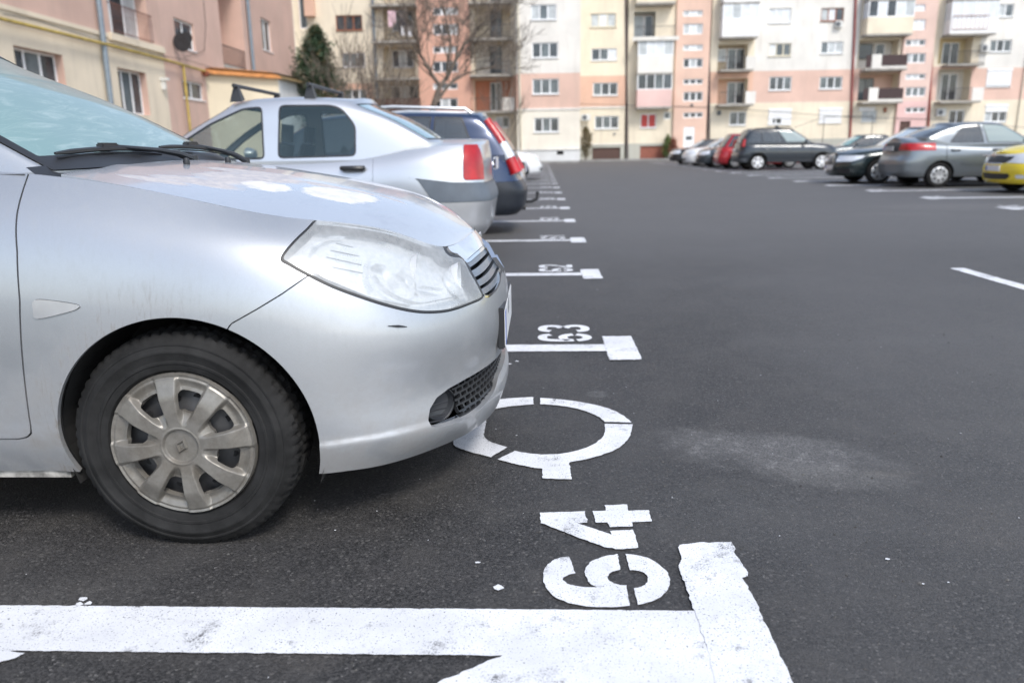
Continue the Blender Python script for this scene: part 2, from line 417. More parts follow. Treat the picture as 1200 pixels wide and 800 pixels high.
# ---------------------------------------------------------------- object helpers
def link(name, me, parent=None, mat=None):
    o = bpy.data.objects.new(name, me); COL.objects.link(o)
    if parent is not None: o.parent = parent
    if mat is not None: me.materials.append(mat)
    return o
def thing(name, label, cat, loc=(0, 0, 0), rz=0., group=None):
    o = link(name, None); o.location = loc; o.rotation_euler = (0, 0, rz); o['label'] = label; o['category'] = cat
    if group: o['group'] = group
    return o
def struct(o, label=None):
    o['kind'] = 'structure'
    if label: o['label'] = label
    return o
def tmesh(name, m, mat, parent=None):
    """mesh from a numeric surface, with its own smooth normals"""
    if len(m['F']) == 0: return None
    me = bpy.data.meshes.new(name); me.from_pydata(m['V'].tolist(), [], m['F'].tolist())
    me.polygons.foreach_set('use_smooth', [True]*len(me.polygons)); me.update()
    N = m['N']/np.maximum(np.linalg.norm(m['N'], axis=1, keepdims=True), 1e-9)
    me.normals_split_custom_set_from_vertices(N.tolist())
    return link(name, me, parent, mat)
class MB:
    """collects primitives into one mesh"""
    def __init__(s): s.v = []; s.f = []
    def add(s, vs, fs):
        o = len(s.v); s.v += [tuple(map(float, v)) for v in vs]; s.f += [tuple(i+o for i in f) for f in fs]; return s
    def box(s, a, b):
        (x0, y0, z0), (x1, y1, z1) = a, b
        return s.add([(x0, y0, z0), (x1, y0, z0), (x1, y1, z0), (x0, y1, z0), (x0, y0, z1), (x1, y0, z1), (x1, y1, z1), (x0, y1, z1)],
                     [(0, 3, 2, 1), (4, 5, 6, 7), (0, 1, 5, 4), (1, 2, 6, 5), (2, 3, 7, 6), (3, 0, 4, 7)])
    def quad(s, *p): return s.add(p, [tuple(range(len(p)))])
    def tube(s, pts, r, n=8, cap=True, flat=1.):
        P = [np.array(p, float) for p in pts]; rs = r if hasattr(r, '__len__') else [r]*len(P); vs = []; prev = None
        for i, p in enumerate(P):
            t = P[min(i+1, len(P)-1)]-P[max(i-1, 0)]; t /= max(np.linalg.norm(t), 1e-9)
            a = prev if prev is not None else (np.array([0, 0, 1.]) if abs(t[2]) < .9 else np.array([1., 0, 0]))
            u = a-t*(a@t); u /= max(np.linalg.norm(u), 1e-9); v = np.cross(t, u); prev = u
            for k in range(n):
                q = 2*math.pi*k/n; vs.append(p+u*rs[i]*math.cos(q)*flat+v*rs[i]*math.sin(q))
        fs = [(i*n+k, i*n+(k+1) % n, (i+1)*n+(k+1) % n, (i+1)*n+k) for i in range(len(P)-1) for k in range(n)]
        if cap: fs += [tuple(range(n))[::-1], tuple((len(P)-1)*n+k for k in range(n))]
        return s.add(vs, fs)
    def lathe(s, prof, n=32, axis='y', c=(0, 0, 0)):
        """profile of (radius, along) turned about an axis"""
        vs = []
        for r, h in prof:
            for k in range(n):
                q = 2*math.pi*k/n; a, b = r*math.cos(q), r*math.sin(q)
                vs.append({'y': (c[0]+a, c[1]+h, c[2]+b), 'z': (c[0]+a, c[1]+b, c[2]+h), 'x': (c[0]+h, c[1]+a, c[2]+b)}[axis])
        m = len(prof)
        return s.add(vs, [(i*n+k, i*n+(k+1) % n, (i+1)*n+(k+1) % n, (i+1)*n+k) for i in range(m-1) for k in range(n)])
    def build(s, name, mat, parent=None, smooth=False, bevel=0.):
        me = bpy.data.meshes.new(name); me.from_pydata(s.v, [], s.f)
        bm = bmesh.new(); bm.from_mesh(me); bmesh.ops.recalc_face_normals(bm, faces=bm.faces)
        if bevel: bmesh.ops.bevel(bm, geom=[e for e in bm.edges if e.calc_face_angle(0) > .5], offset=bevel, segments=2, affect='EDGES')
        bm.to_mesh(me); bm.free()
        if smooth:
            me.polygons.foreach_set('use_smooth', [True]*len(me.polygons))
            try: me.set_sharp_from_angle(angle=math.radians(40))
            except Exception: pass
        return link(name, me, parent, mat)
def children(o): return [c for c in o.children]
def copy_tree(o, parent=None):
    c = o.copy(); COL.objects.link(c)
    if parent is not None: c.parent = parent
    for ch in children(o): copy_tree(ch, c)
    return c
def ngon(name, pts, z, mat, parent, jit=0., step=.02, seed=0, label=None):
    """flat painted shape on the ground with a slightly ragged edge"""
    r = random.Random(seed); out = []
    P = [np.array(p, float) for p in pts]
    for i, p in enumerate(P):
        q = P[(i+1) % len(P)]; L = np.linalg.norm(q-p); k = max(1, int(L/step)) if jit else 1
        for j in range(k):
            t = p+(q-p)*j/k; out.append((t[0]+r.gauss(0, jit), t[1]+r.gauss(0, jit), z))
    me = bpy.data.meshes.new(name); me.from_pydata(out, [], [tuple(range(len(out)))])
    a = sum(out[i][0]*out[(i+1) % len(out)][1]-out[(i+1) % len(out)][0]*out[i][1] for i in range(len(out)))
    if a < 0: me.flip_normals()
    bm = bmesh.new(); bm.from_mesh(me); bmesh.ops.triangulate(bm, faces=bm.faces); bm.to_mesh(me); bm.free()
    o = link(name, me, parent, mat)
    if label: o['label'] = label
    return o
# ---------------------------------------------------------------- ground and painted markings
for px, py, rx, ry, an, k, col in [   # dusty or repaired patches (centre given by the photograph)
    (905, 528, .42, .20, -.25, .8, (.25, .245, .24)), (985, 560, .26, .09, -.2, .6, (.22, .215, .205)), (860, 600, .5, .25, 0, .3, (.12, .118, .115)), (1040, 556, .09, .04, 0, .5, (.20, .18, .15)),
    (700, 462, .05, .05, .3, .5, (.22, .22, .22)), (1120, 242, 1.6, .8, .1, .6, (.19, .17, .155)), (1050, 251, .9, .4, 0, .5, (.18, .16, .15)),
    (60, 700, .25, .10, .2, .35, (.16, .15, .14)), (365, 760, .12, .10, 0, .35, (.15, .13, .11)), (150, 760, .25, .04, 0, .3, (.15, .14, .13)),
    (1050, 400, .5, .12, .1, .25, (.13, .13, .13)), (860, 330, 1.0, .3, .2, .22, (.13, .13, .135)), (1180, 620, .25, .2, 0, .25, (.14, .12, .10)),
    (800, 250, 2.5, .7, .1, .2, (.13, .13, .135)), (905, 206, 3.0, 1.2, .1, .35, (.05, .05, .052))]:
    g_ = gd(px, py); ELL.append((float(g_[0]), float(g_[1]), rx, ry, an, k, col))
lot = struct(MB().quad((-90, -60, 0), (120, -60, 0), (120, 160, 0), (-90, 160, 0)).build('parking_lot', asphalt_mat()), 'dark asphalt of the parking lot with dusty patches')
RP = roadpaint_mat()
Z1, Z2 = .004, .0056
def soften(P, it=2, lim=55):
    """round the gentle corners of a traced outline, keep the sharp ones"""
    P = [np.array(p, float) for p in P]
    for _ in range(it):
        o = []
        for i, b_ in enumerate(P):
            a_, c_ = P[i-1], P[(i+1) % len(P)]; u, v = b_-a_, c_-b_
            ang = math.degrees(math.acos(max(-1, min(1, float(u@v)/max(1e-9, np.linalg.norm(u)*np.linalg.norm(v))))))
            if 2 < ang < lim: o += [b_-u*.25, b_+v*.25]
            else: o.append(b_)
        P = o
    return [tuple(p) for p in P]
def rect(x0, x1, y0, y1): return [(x0, y0), (x1, y0), (x1, y1), (x0, y1)]
def stroke(path, w, n=5, smooth=True):
    P = crom(path, n, False) if smooth and len(path) > 2 else np.array(path, float)
    T = np.gradient(P, axis=0); T /= np.maximum(np.linalg.norm(T, axis=1, keepdims=True), 1e-9); Nn = np.stack([-T[:, 1], T[:, 0]], 1)*w/2
    return np.concatenate([P+Nn, (P-Nn)[::-1]])
def arc(c, rx, ry, a, b, n=9): return [(c[0]+rx*math.cos(math.radians(a+(b-a)*i/n)), c[1]+ry*math.sin(math.radians(a+(b-a)*i/n))) for i in range(n+1)]
GL = {  # stencil digits: (across, up) in units of the digit height, width .62
 '6': [stroke(arc((.31, .31), .225, .225, 188, 352), .17), stroke(arc((.31, .31), .225, .225, 8, 150), .17),
       stroke([(.53, .76), (.47, .88), (.31, .915), (.15, .86), (.085, .68), (.085, .40), (.09, .34)], .17)],
 '9': [stroke(arc((.31, .69), .225, .225, 8, 172), .17), stroke(arc((.31, .69), .225, .225, 188, 330), .17),
       stroke([(.09, .24), (.15, .12), (.31, .085), (.47, .14), (.535, .32), (.535, .66)], .17)],
 '3': [stroke([(.09, .76), (.15, .88), (.31, .915), (.48, .86), (.53, .73), (.47, .60), (.34, .535)], .17),
       stroke([(.34, .475), (.48, .41), (.535, .28), (.48, .14), (.31, .085), (.14, .12), (.09, .25)], .17)],
 '2': [stroke([(.09, .74), (.15, .88), (.31, .915), (.48, .86), (.53, .72), (.47, .56), (.36, .43)], .17),
       stroke([(.32, .39), (.20, .25), (.12, .17)], .17), stroke([(.04, .085), (.58, .085)], .17, smooth=False)],
 '1': [stroke([(.34, 0), (.34, 1)], .18, smooth=False), stroke([(.23, .83), (.08, .74)], .15, smooth=False)],
 '0': [stroke([(.27, .085), (.15, .13), (.09, .30), (.09, .70), (.15, .87), (.27, .915)], .17), stroke([(.35, .085), (.47, .13), (.53, .30), (.53, .70), (.47, .87), (.35, .915)], .17)],
 '5': [stroke([(.56, .915), (.06, .915)], .17, smooth=False), stroke([(.12, .80), (.12, .54)], .16, smooth=False),
       stroke([(.14, .52), (.33, .59), (.50, .50), (.535, .33), (.47, .14), (.31, .085), (.14, .12), (.08, .24)], .16)],
 '4': [stroke([(.42, 0), (.42, .50)], .16, smooth=False), stroke([(.52, .24), (.60, .24)], .16, smooth=False), stroke([(.02, .24), (.32, .24)], .16, smooth=False), stroke([(.38, .98), (.08, .34)], .17, smooth=False)],
 '8': [stroke(arc((.31, .72), .19, .19, 100, 440), .15), stroke(arc((.31, .28), .22, .21, 100, 440), .16)],
 '7': [stroke([(.04, .915), (.58, .915)], .17, smooth=False), stroke([(.50, .80), (.36, .50), (.24, 0)], .17)],
}
def bay_number(txt, x_bottom, y0, h, seed, flip=1):
    root = link('bay_number', None, lot); root['label'] = 'white stencilled number %s painted on the asphalt' % txt
    for i, ch in enumerate(txt):
        bm_v, bm_f = [], []
        for poly in GL[ch]:
            o = len(bm_v); bm_v += [(x_bottom-flip*p*h, y0+flip*(i*.74+q)*h, Z1) for q, p in poly]; bm_f.append(tuple(range(o, o+len(poly))))
        me = bpy.data.meshes.new('digit'); me.from_pydata(bm_v, [], bm_f)
        bm = bmesh.new(); bm.from_mesh(me)
        for f in bm.faces:
            f.normal_update()
            if f.normal.z < 0: f.normal_flip()
        bmesh.ops.triangulate(bm, faces=bm.faces); bm.to_mesh(me); bm.free()
        link('digit', me, root, RP)
    return root
def G(*pts): return [tuple(gd(x, y)) for x, y in pts]
# bay line 64 with its T end, and the diagonal hatching beginning below it
ya, yb = gd(400, 767.5)[1], gd(400, 713.5)[1]
l64 = ngon('bay_line', rect(-4.9, gd(800, 740)[0]+.10, ya, yb), Z1, RP, lot, .0007, .012, 1, 'wide white bay line crossing the bottom of the picture')
ngon('bay_line_end', G((795, 640), (820, 637), (858, 637), (862, 645), (862, 652), (868, 660), (876, 672), (877, 677), (871, 679), (885, 706), (905, 750), (929, 803), (950, 850), (850, 850), (838, 803), (829, 760), (812, 714), (804, 690), (797, 671), (795, 664), (798, 660), (797, 650)), Z2, RP, lot, .0013, .012, 2, 'ragged white end block of the nearest bay line')
ngon('hatch_stripe', G((515, 801), (555, 783), (592, 768), (600, 762), (840, 762), (860, 850), (430, 850)), .0048, RP, lot, .0022, .012, 3, 'worn white diagonal hatch stripe at the bottom edge')
ngon('hatch_stripe', G((-20, 763), (10, 763), (27, 768.5), (-60, 800)), .0048, RP, lot, .0022, .012, 4)
# number 64, every stencil piece traced
n64 = link('bay_number', None, lot); n64['label'] = 'large white stencilled number 64 painted in front of the silver car'
def C5(*p): return G(*[(620+x/3.6375, 580+y/3.6375) for x, y in p])
six = [C5((412, 255), (470, 260), (530, 282), (580, 320), (602, 362), (600, 395), (575, 430), (530, 457), (465, 473), (447, 402), (475, 398), (503, 380), (510, 352), (492, 335), (455, 325), (430, 323)),
       C5((378, 255), (388, 322), (352, 330), (333, 350), (345, 376), (385, 388), (412, 388), (428, 477), (340, 484), (250, 482), (150, 462), (90, 428), (62, 380), (58, 330), (82, 294), (125, 272), (172, 266), (196, 337), (165, 344), (142, 357), (150, 375), (180, 388), (225, 396), (288, 398), (262, 385), (240, 352), (238, 318), (262, 288), (310, 266))]
four = [C5((322, 47), (417, 44), (423, 70), (510, 68), (524, 116), (440, 119), (441, 138), (346, 140), (334, 121), (284, 122), (272, 72), (330, 71)),
        C5((47, 79), (238, 73), (248, 121), (206, 124), (352, 173), (346, 157), (443, 152), (467, 229), (385, 235), (320, 226), (205, 183), (95, 140), (50, 122))]
for nm, ps in (('digit', six), ('digit', four)):
    dg = link(nm, None, n64)
    for i, p in enumerate(ps): ngon('stencil_piece', soften(p) if ps is six else p, Z1, RP, dg, .0009, .01, 10+i)
# wheelchair wheel sign
wc = link('wheelchair_symbol', None, lot); wc['label'] = 'white stencilled ring of a wheelchair symbol partly under the bumper'
for i, p in enumerate([[(573, 470), (600, 467), (625, 466), (625, 474.5), (594, 477), (570, 482), (560, 480)],
    [(633, 467), (662, 469), (694, 474), (719, 481), (734, 490), (740, 496), (709, 495), (700, 487.5), (681, 480.6), (656, 475.6), (633, 474.4)],
    [(708, 497.5), (741, 498), (739, 512.5), (728, 525), (706, 534), (687, 539), (667, 542.5), (670, 562.5), (636, 561.5), (635, 550), (612, 547), (583, 539), (603, 529.4), (625, 533), (650, 534), (675, 529.4), (694, 523), (706, 514), (710, 505)],
    [(571, 478), (569, 500), (565, 515.6), (595, 525), (575, 536.5), (545, 529), (528, 521), (538, 508), (530, 490), (545, 478)],
    [(505, 470), (530, 476), (540, 500), (520, 515), (480, 505), (475, 482)]]):
    ngon('stencil_piece', soften(G(*p)), Z1, RP, wc, .0010, .012, 30+i)
# the other bay lines of the left row
g1 = gd(631, 391); g2 = gd(693, 391)
for k in range(1, 23):
    Y = 1.5+2.5*k-.01*k
    jx = random.uniform(-.01, .01)
    ngon('bay_line', rect(-4.9, .335, Y-.072, Y+.072), Z1, RP, lot, .0014 if k < 5 else 0, .012 if k < 3 else .03, 50+k)
    ngon('bay_line_end', rect(.335, .50+jx, Y-.25, Y+.25), Z2, RP, lot, .003 if k < 5 else 0, .012 if k < 3 else .03, 80+k)
    bay_number(str(64-k), float(g2[0])+.0+jx, Y+.14, float(g2[0]-g1[0]), k)
# the right row
for k in range(-3, 17):
    Y = 12.73+2.62*k
    ngon('bay_line', rect(7.50, 12.6, Y-.11, Y+.11), Z1, RP, lot)
    ngon('bay_line_end', rect(7.32, 7.50, Y-.25, Y+.25), Z2, RP, lot, .004, .03, 120+k)
    if k > -2: bay_number(str(30-k), 7.54, Y+.60, .30, 200+k, -1)
# dashed lane line on the right
for k in (0, 1): ngon('lane_dash', rect(3.43, 3.55, 3.55-4.6*k, 6.62-4.6*k), Z1, RP, lot, .003, .03, 150+k)
# small paint spatters
sp = MB()
for px, py in ((98, 703), (104, 708), (93, 709), (585, 690), (560, 660), (596, 427), (606, 424), (1040, 656), (578, 214), (700, 340)):
    g_ = gd(px, py); r_ = random.uniform(.006, .014); n_ = 7
    sp.quad(*[(g_[0]+r_*random.uniform(.5, 1.4)*math.cos(2*math.pi*i/n_), g_[1]+r_*random.uniform(.5, 1.2)*math.sin(2*math.pi*i/n_), Z1) for i in range(n_)])
for k in range(130):
    x_, y_ = random.uniform(-1.6, 2.2), random.uniform(1.15, 5); r_ = random.uniform(.0012, .0032)
    sp.quad(*[(x_+r_*math.cos(q)*random.uniform(.6, 1.4), y_+r_*math.sin(q)*random.uniform(.6, 1.4), Z1) for q in (0, 1.2, 2.5, 3.8, 5.1)])
o = sp.build('paint_spatter', RP, lot); o['kind'] = 'stuff'
# loose grit and small stones, real pebbles on the surface
gm = MB()
for k in range(2600):
    u = random.random(); y_ = 1.05+5.5*u*u; x_ = random.uniform(-.9, 1.0)*(1.2+y_*.75); r_ = random.choice((.0015, .002, .002, .003, .0045))*random.uniform(.7, 1.3)
    a_ = random.uniform(0, 6.28)
    vs = [(x_+r_*math.cos(a_+q), y_+r_*math.sin(a_+q)*.8, .0005) for q in (0, 1.57, 3.14, 4.71)]+[(x_, y_, r_*.9)]
    gm.add(vs, [(0, 1, 4), (1, 2, 4), (2, 3, 4), (3, 0, 4)])
o = gm.build('grit', M('grit_stone', (.075, .072, .068), .9, var=.6, scale=30), lot); o['kind'] = 'stuff'; o['label'] = 'loose grit scattered on the asphalt'
# ---------------------------------------------------------------- buildings
CREAMW = stucco('white_render', (.74, .715, .665), .30); CREAM = stucco('cream_render', (.73, .65, .51), .3); PINK = stucco('salmon_render', (.70, .49, .40), .16)
PINK2 = stucco('rose_render', (.69, .475, .39), .25); PLINTH = stucco('grey_plinth', (.42, .42, .37), .35); PLW = stucco('pale_plinth', (.62, .63, .63), .2); OCHRE = stucco('loggia_render', (.66, .50, .34), .3)
ROSE = stucco('old_rose_render', (.57, .385, .315), .35); SAND = stucco('sand_render', (.70, .60, .465), .3); REVEAL = stucco('reveal_render', (.52, .27, .18), .2); ORNG = stucco('orange_render', (.69, .44, .325), .25)
WFR = M('white_frame', (.82, .83, .84), .4, var=.03); BFR = M('brown_frame', (.28, .10, .05), .6); SHUT = M('roller_shutter', (.80, .80, .80), .5, var=.03)
PANES = [M('window_pane', (.045, .055, .065), .08, var=.5, scale=.8), M('pane_dim', (.10, .12, .13), .10, var=.4, scale=1.1), M('pane_curtain', (.46, .49, .50), .35, var=.18, scale=2), M('pane_pale', (.66, .69, .72), .3, var=.1, scale=2)]
PRED = M('pane_red', (.50, .05, .04), .5); PIPEG = M('downpipe_grey', (.20, .24, .28), .5, .3); PIPED = M('downpipe_dark', (.075, .05, .055), .5); PIPER = M('downpipe_red', (.30, .07, .06), .6); PIPEC = M('downpipe_cream', (.60, .55, .44), .6)
RAIL = M('railing_iron', (.05, .045, .045), .6); DGAR = M('garage_brown', (.085, .045, .035), .7, bump=.2); DGAR2 = M('garage_red_brown', (.25, .085, .055), .7); CONC = M('balcony_concrete', (.34, .32, .29), .9, var=.2, scale=2)
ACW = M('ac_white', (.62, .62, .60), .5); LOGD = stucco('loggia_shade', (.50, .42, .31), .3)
class Facade:
    """upright wall plane in world space: origin O, direction D along the wall, depth direction into the building"""
    def __init__(s, name, label, O, D, cat='apartment building'):
        s.O = np.array(O[:2], float); d = np.array(D, float); s.D = d/np.linalg.norm(d); s.rz = math.atan2(s.D[1], s.D[0])
        s.root = thing(name, label, cat, (s.O[0], s.O[1], 0), s.rz); s.n = np.array([s.D[1], -s.D[0]])
    def p(s, x, y, off=0.):
        """photograph pixel -> (along, up) on the wall, or on a parallel plane 'off' metres in front of it"""
        d = _fw+_R*(x-600)/FPX-_U*(y-400)/FPX; o = s.O+s.n*off
        t = ((o-EYE[:2])@s.n)/(d[:2]@s.n); P = EYE+d*t; return float((P[:2]-o)@s.D), float(P[2])
    def wall(s, u0, u1, bands, holes, name='wall', depth=.16, off=0.):
        """wall sheet with real openings; bands = [(z0, z1, material)...]; holes = [(u0,u1,z0,z1)...]; y=0 is the outer face"""
        us = sorted({u0, u1}|{min(max(h, u0), u1) for q in holes for h in q[:2]})
        for z0, z1, mat in bands:
            zs = sorted({z0, z1}|{h for q in holes for h in q[2:4] if z0 < h < z1}); m = MB()
            for a, b2 in zip(us[:-1], us[1:]):
                for c, d in zip(zs[:-1], zs[1:]):
                    if b2-a < 1e-4 or d-c < 1e-4: continue
                    mu, mz = (a+b2)/2, (c+d)/2
                    if any(q[0] < mu < q[1] and q[2] < mz < q[3] for q in holes): continue
                    m.quad((a, -off, c), (b2, -off, c), (b2, -off, d), (a, -off, d))
            m.build(name, mat, s.root)
        for q in holes:
            m = MB(); a, b2, c, d = q[:4]; y0, y1 = -off, -off+(q[4] if len(q) > 4 else depth)
            m.quad((a, y0, c), (a, y1, c), (a, y1, d), (a, y0, d)); m.quad((b2, y0, c), (b2, y0, d), (b2, y1, d), (b2, y1, c))
            m.quad((a, y0, d), (a, y1, d), (b2, y1, d), (b2, y0, d)); m.quad((a, y0, c), (b2, y0, c), (b2, y1, c), (a, y1, c))
            m.build('window_reveal', q[5] if len(q) > 5 else bands[-1][2], s.root)
    def window(s, u0, u1, z0, z1, n=3, st='d', y=.10, frame=None, t=.075, sill=True, mull=.09):
        """st: one letter per pane or a single letter: d dark, m dim, c curtain, p pale, r red, s roller shutter on top half"""
        fr = frame or WFR; m = MB(); H_ = z1-z0
        m.box((u0, y-.03, z0), (u0+t, y+.04, z1)); m.box((u1-t, y-.03, z0), (u1, y+.04, z1)); m.box((u0+t, y-.03, z0), (u1-t, y+.04, z0+t)); m.box((u0+t, y-.03, z1-t), (u1-t, y+.04, z1))
        wv = (u1-u0-2*t-(n-1)*mull)/n; xs = []
        for k in range(n):
            a = u0+t+k*(wv+mull); xs.append((a, a+wv))
            if k: m.box((a-mull, y-.028, z0+t), (a, y+.038, z1-t))
        if sill: m.box((u0-.05, y-.20, z0-.04), (u1+.05, y-.03, z0-.001))
        w_ = m.build('window', fr, s.root)
        for k, (a, b2) in enumerate(xs):
            ch = st[k % len(st)]; mt = {'d': PANES[0], 'm': PANES[1], 'c': PANES[2], 'p': PANES[3], 'r': PRED}.get(ch, PANES[0])
            q = MB(); q.quad((a, y, z0+t), (b2, y, z0+t), (b2, y, z1-t), (a, y, z1-t)); q.build('pane', mt, w_)
        return w_
    def shutter(s, u0, u1, z0, z1, y=.0):
        m = MB(); k = max(3, int((z1-z0)/.07))
        m.box((u0-.03, y-.07, z1), (u1+.03, y+.05, z1+.16))
        for i in range(k):
            c = z0+(z1-z0)*i/k; d = z0+(z1-z0)*(i+1)/k; m.quad((u0, y-.02, c), (u1, y-.02, c), (u1, y-.035, d-.012), (u0, y-.035, d-.012)); m.quad((u0, y-.035, d-.012), (u1, y-.035, d-.012), (u1, y-.02, d), (u0, y-.02, d))
        m.build('roller_shutter', SHUT, s.root)
    def pipe(s, x0, x1, z0, z1, mat, r=.06, y=-.10):
        m = MB(); m.tube([(x1, y, z0), (x0*.5+x1*.5, y, (z0+z1)/2), (x0, y, z1)], r, 8); m.build('downpipe', mat, s.root, True)
    def railing(s, u0, u1, z0, z1, y, mat=RAIL, step=.11, par=None, side=None):
        m = MB(); m.box((u0, y-.02, z1-.04), (u1, y+.02, z1)); m.box((u0, y-.015, z0+.05), (u1, y+.015, z0+.08)); k = int((u1-u0)/step)
        for i in range(k+1): a = u0+(u1-u0)*i/k; m.box((a-.008, y-.008, z0), (a+.008, y+.008, z1-.04))
        o = m.build('railing', mat, par or s.root); o['kind'] = 'stuff'; return o
    def balcony(s, u0, u1, z, out=1.1, kind='rail', h=.95, wall=None, gmat=None, npan=4, st='pd', back=None):
        """slab with parapet or railing, optionally glazed in"""
        m = MB(); m.box((u0, -out, z-.14), (u1, -.002, z)); b_ = m.build('balcony', CONC, s.root)
        wm = wall or CREAMW
        if kind in ('wall', 'glazed'):
            m = MB(); m.box((u0, -out, z+.003), (u1, -out+.08, z+h)); m.box((u0, -out+.083, z+.003), (u0+.08, -.004, z+h)); m.box((u1-.08, -out+.083, z+.003), (u1, -.004, z+h)); m.build('parapet', wm, b_)
        if kind == 'panel':   # dark panels left and right, pale one between them
            m = MB(); m.box((u0+.02, -out, z+.10), (u0+(u1-u0)*.13, -out+.04, z+h)); m.box((u0+(u1-u0)*.38, -out, z+.22), (u1-.05, -out+.04, z+h)); m.build('parapet_panel', M('dark_panel', (.045, .022, .022), .6), b_)
            m = MB(); m.box((u0+(u1-u0)*.14, -out-.01, z+.02), (u0+(u1-u0)*.37, -out+.04, z+h+.05)); m.box((u0+(u1-u0)*.371, -out+.05, z+.02), (u1-.02, -out+.09, z+.21)); m.build('parapet_panel', CREAMW, b_)
        if kind == 'rail': s.railing(u0+.03, u1-.03, z+.003, z+h, -out+.04, par=b_)
        if kind == 'railpanel':
            s.railing(u0+.03, u0+(u1-u0)*.74, z+.003, z+h, -out+.04, par=b_)
            m = MB(); m.box((u0+(u1-u0)*.76, -out, z+.02), (u1+.15, -out+.05, z+h)); m.build('parapet_panel', CREAMW, b_)
        if kind == 'glazed':
            z0, z1 = z+h+.004, z+2.50; t = .07; n = npan; wv = (u1-u0-t*(n+1))/n; m = MB(); y = -out+.02
            m.box((u0, y, z0), (u1, y+.05, z0+t)); m.box((u0, y, z1-t), (u1, y+.05, z1))
            for k in range(n+1): a = u0+k*(wv+t); m.box((a, y+.001, z0+t), (a+t, y+.049, z1-t))
            m.box((u0, y+.06, z1-.004), (u1, -.004, z1+.06))
            g_ = m.build('glazing', WFR, b_)
            for k in range(n):
                a = u0+t+k*(wv+t); q = MB(); q.quad((a, y+.025, z0+t), (a+wv, y+.025, z0+t), (a+wv, y+.025, z1-t), (a, y+.025, z1-t))
                q.build('pane', {'d': PANES[0], 'm': PANES[1], 'c': PANES[2], 'p': PANES[3]}[st[k % len(st)]], g_)
            q = MB(); q.quad((u0+.01, y+.02, z0), (u0+.01, -.01, z0), (u0+.01, -.01, z1), (u0+.01, y+.02, z1)); q.build('side_glazing', PANES[3], b_); q = MB(); q.quad((u1-.01, y+.02, z0), (u1-.01, -.01, z0), (u1-.01, -.01, z1), (u1-.01, y+.02, z1)); q.build('side_glazing', PANES[3], b_)
        return b_
    def ac(s, u, z, y=-.02, w=.75, h=.5):
        m = MB(); m.box((u-w/2, y-.30, z-h/2), (u+w/2, y, z+h/2)); o = m.build('air_conditioner', ACW, s.root, False, .02)
        m = MB(); m.lathe([(.19, -.31), (.17, -.325), (.02, -.32), (.001, -.32)], 20, 'y', (u-.09, y, z)); m.build('fan_grille', PLAST2, o, True)
    def wl(s, x0, x1, yt, yb, n=3, st='d', hole=True, **k):
        """window given by its pixel box"""
        u0, _ = s.p(x0, (yt+yb)/2); u1, _ = s.p(x1, (yt+yb)/2); _, z1 = s.p((x0+x1)/2, yt); _, z0 = s.p((x0+x1)/2, yb)
        s.holes.append((u0, u1, z0, z1)); s.todo.append((u0, u1, z0, z1, n, st, k)); return u0, u1, z0, z1
    def begin(s): s.holes, s.todo = [], []
    def end(s):
        for u0, u1, z0, z1, n, st, k in s.todo: s.window(u0, u1, z0, z1, n, st, **k)
    def U(s, x, y=100): return s.p(x, y)[0]
    def Z(s, x, y): return s.p(x, y)[1]
TOP = 15.2
def loggia(F, x0, x1, yt, yb, col, depth=1.2, st=None):
    """recess with a glazed door wall at its back, returns along/height limits"""
    u0, u1, z1, z0 = F.U(x0, (yt+yb)/2), F.U(x1, (yt+yb)/2), F.Z((x0+x1)/2, yt), F.Z((x0+x1)/2, yb)
    F.holes.append((u0, u1, z0, z1, depth))
    m = MB(); m.quad((u0, depth, z0), (u1, depth, z0), (u1, depth, z1), (u0, depth, z1)); m.build('loggia_wall', col, F.root)
    return u0, u1, z0, z1

# ---- far block, right part (plane at 66 m)
C = Facade('apartment_building', 'long cream and salmon apartment block with red downpipes across the lot end', (at(680, 180, 66)[0], 66., 0), (1, 0))
def seg(F, x0, x1, uppercol, midcol, lowcol, plinth, yb1, yb2, yp, ytop=None):
    xm = (x0+x1)/2; z1, z2, zp = F.Z(xm, yb1), F.Z(xm, yb2), F.Z(xm, yp)
    if plinth is None: return [(z1, TOP, uppercol), (z2, z1, midcol), (-.05, z2, lowcol)]
    return [(z1, TOP, uppercol), (z2, z1, midcol), (zp, z2, lowcol), (-.05, zp, plinth)]
# C1
F = C; F.begin()
F.wl(692, 722, 16, 32, 3, 'cpc', frame=M('cream_frame', (.70, .64, .50), .5)); F.wl(693, 723, 57, 71, 3, 'dmp'); F.wl(695, 724, 97, 112, 3, 'mdd'); F.wl(697, 725, 136, 151, 3, 'mmd')
hg = (F.U(694, 180), F.U(727, 180), -.02, F.Z(710, 173)); F.holes.append(hg)
F.wall(F.U(680), F.U(733), seg(F, 680, 733, CREAM if 0 else stucco('pale_cream', (.77, .68, .53), .3), ORNG, CREAM, PLINTH, 89, 125, 169), F.holes); F.end()
m = MB(); m.quad((hg[0], .12, 0), (hg[1], .12, 0), (hg[1], .12, hg[3]), (hg[0], .12, hg[3])); m.build('garage_door', DGAR, F.root)
F.ac(F.U(686, 138), F.Z(686, 138), y=-.25); m = MB(); m.lathe([(.001, .0), (.12, .0), (.12, .06)], 12, 'y', (F.U(721), -.07, F.Z(721, 157))); m.build('vent', CONC, F.root, True)
# string course
m = MB(); m.box((F.U(680), -.05, F.Z(706, 127)), (F.U(733)-.01, -.003, F.Z(706, 125))); m.build('string_course', CREAMW, F.root); m = MB(); m.box((F.U(680), -.05, F.Z(706, 170)), (F.U(733)-.01, -.003, F.Z(706, 168.5))); m.build('string_course', CREAMW, F.root)
F.pipe(F.U(732, 0), F.U(735.3, 185), 0, TOP, PIPED, .07)
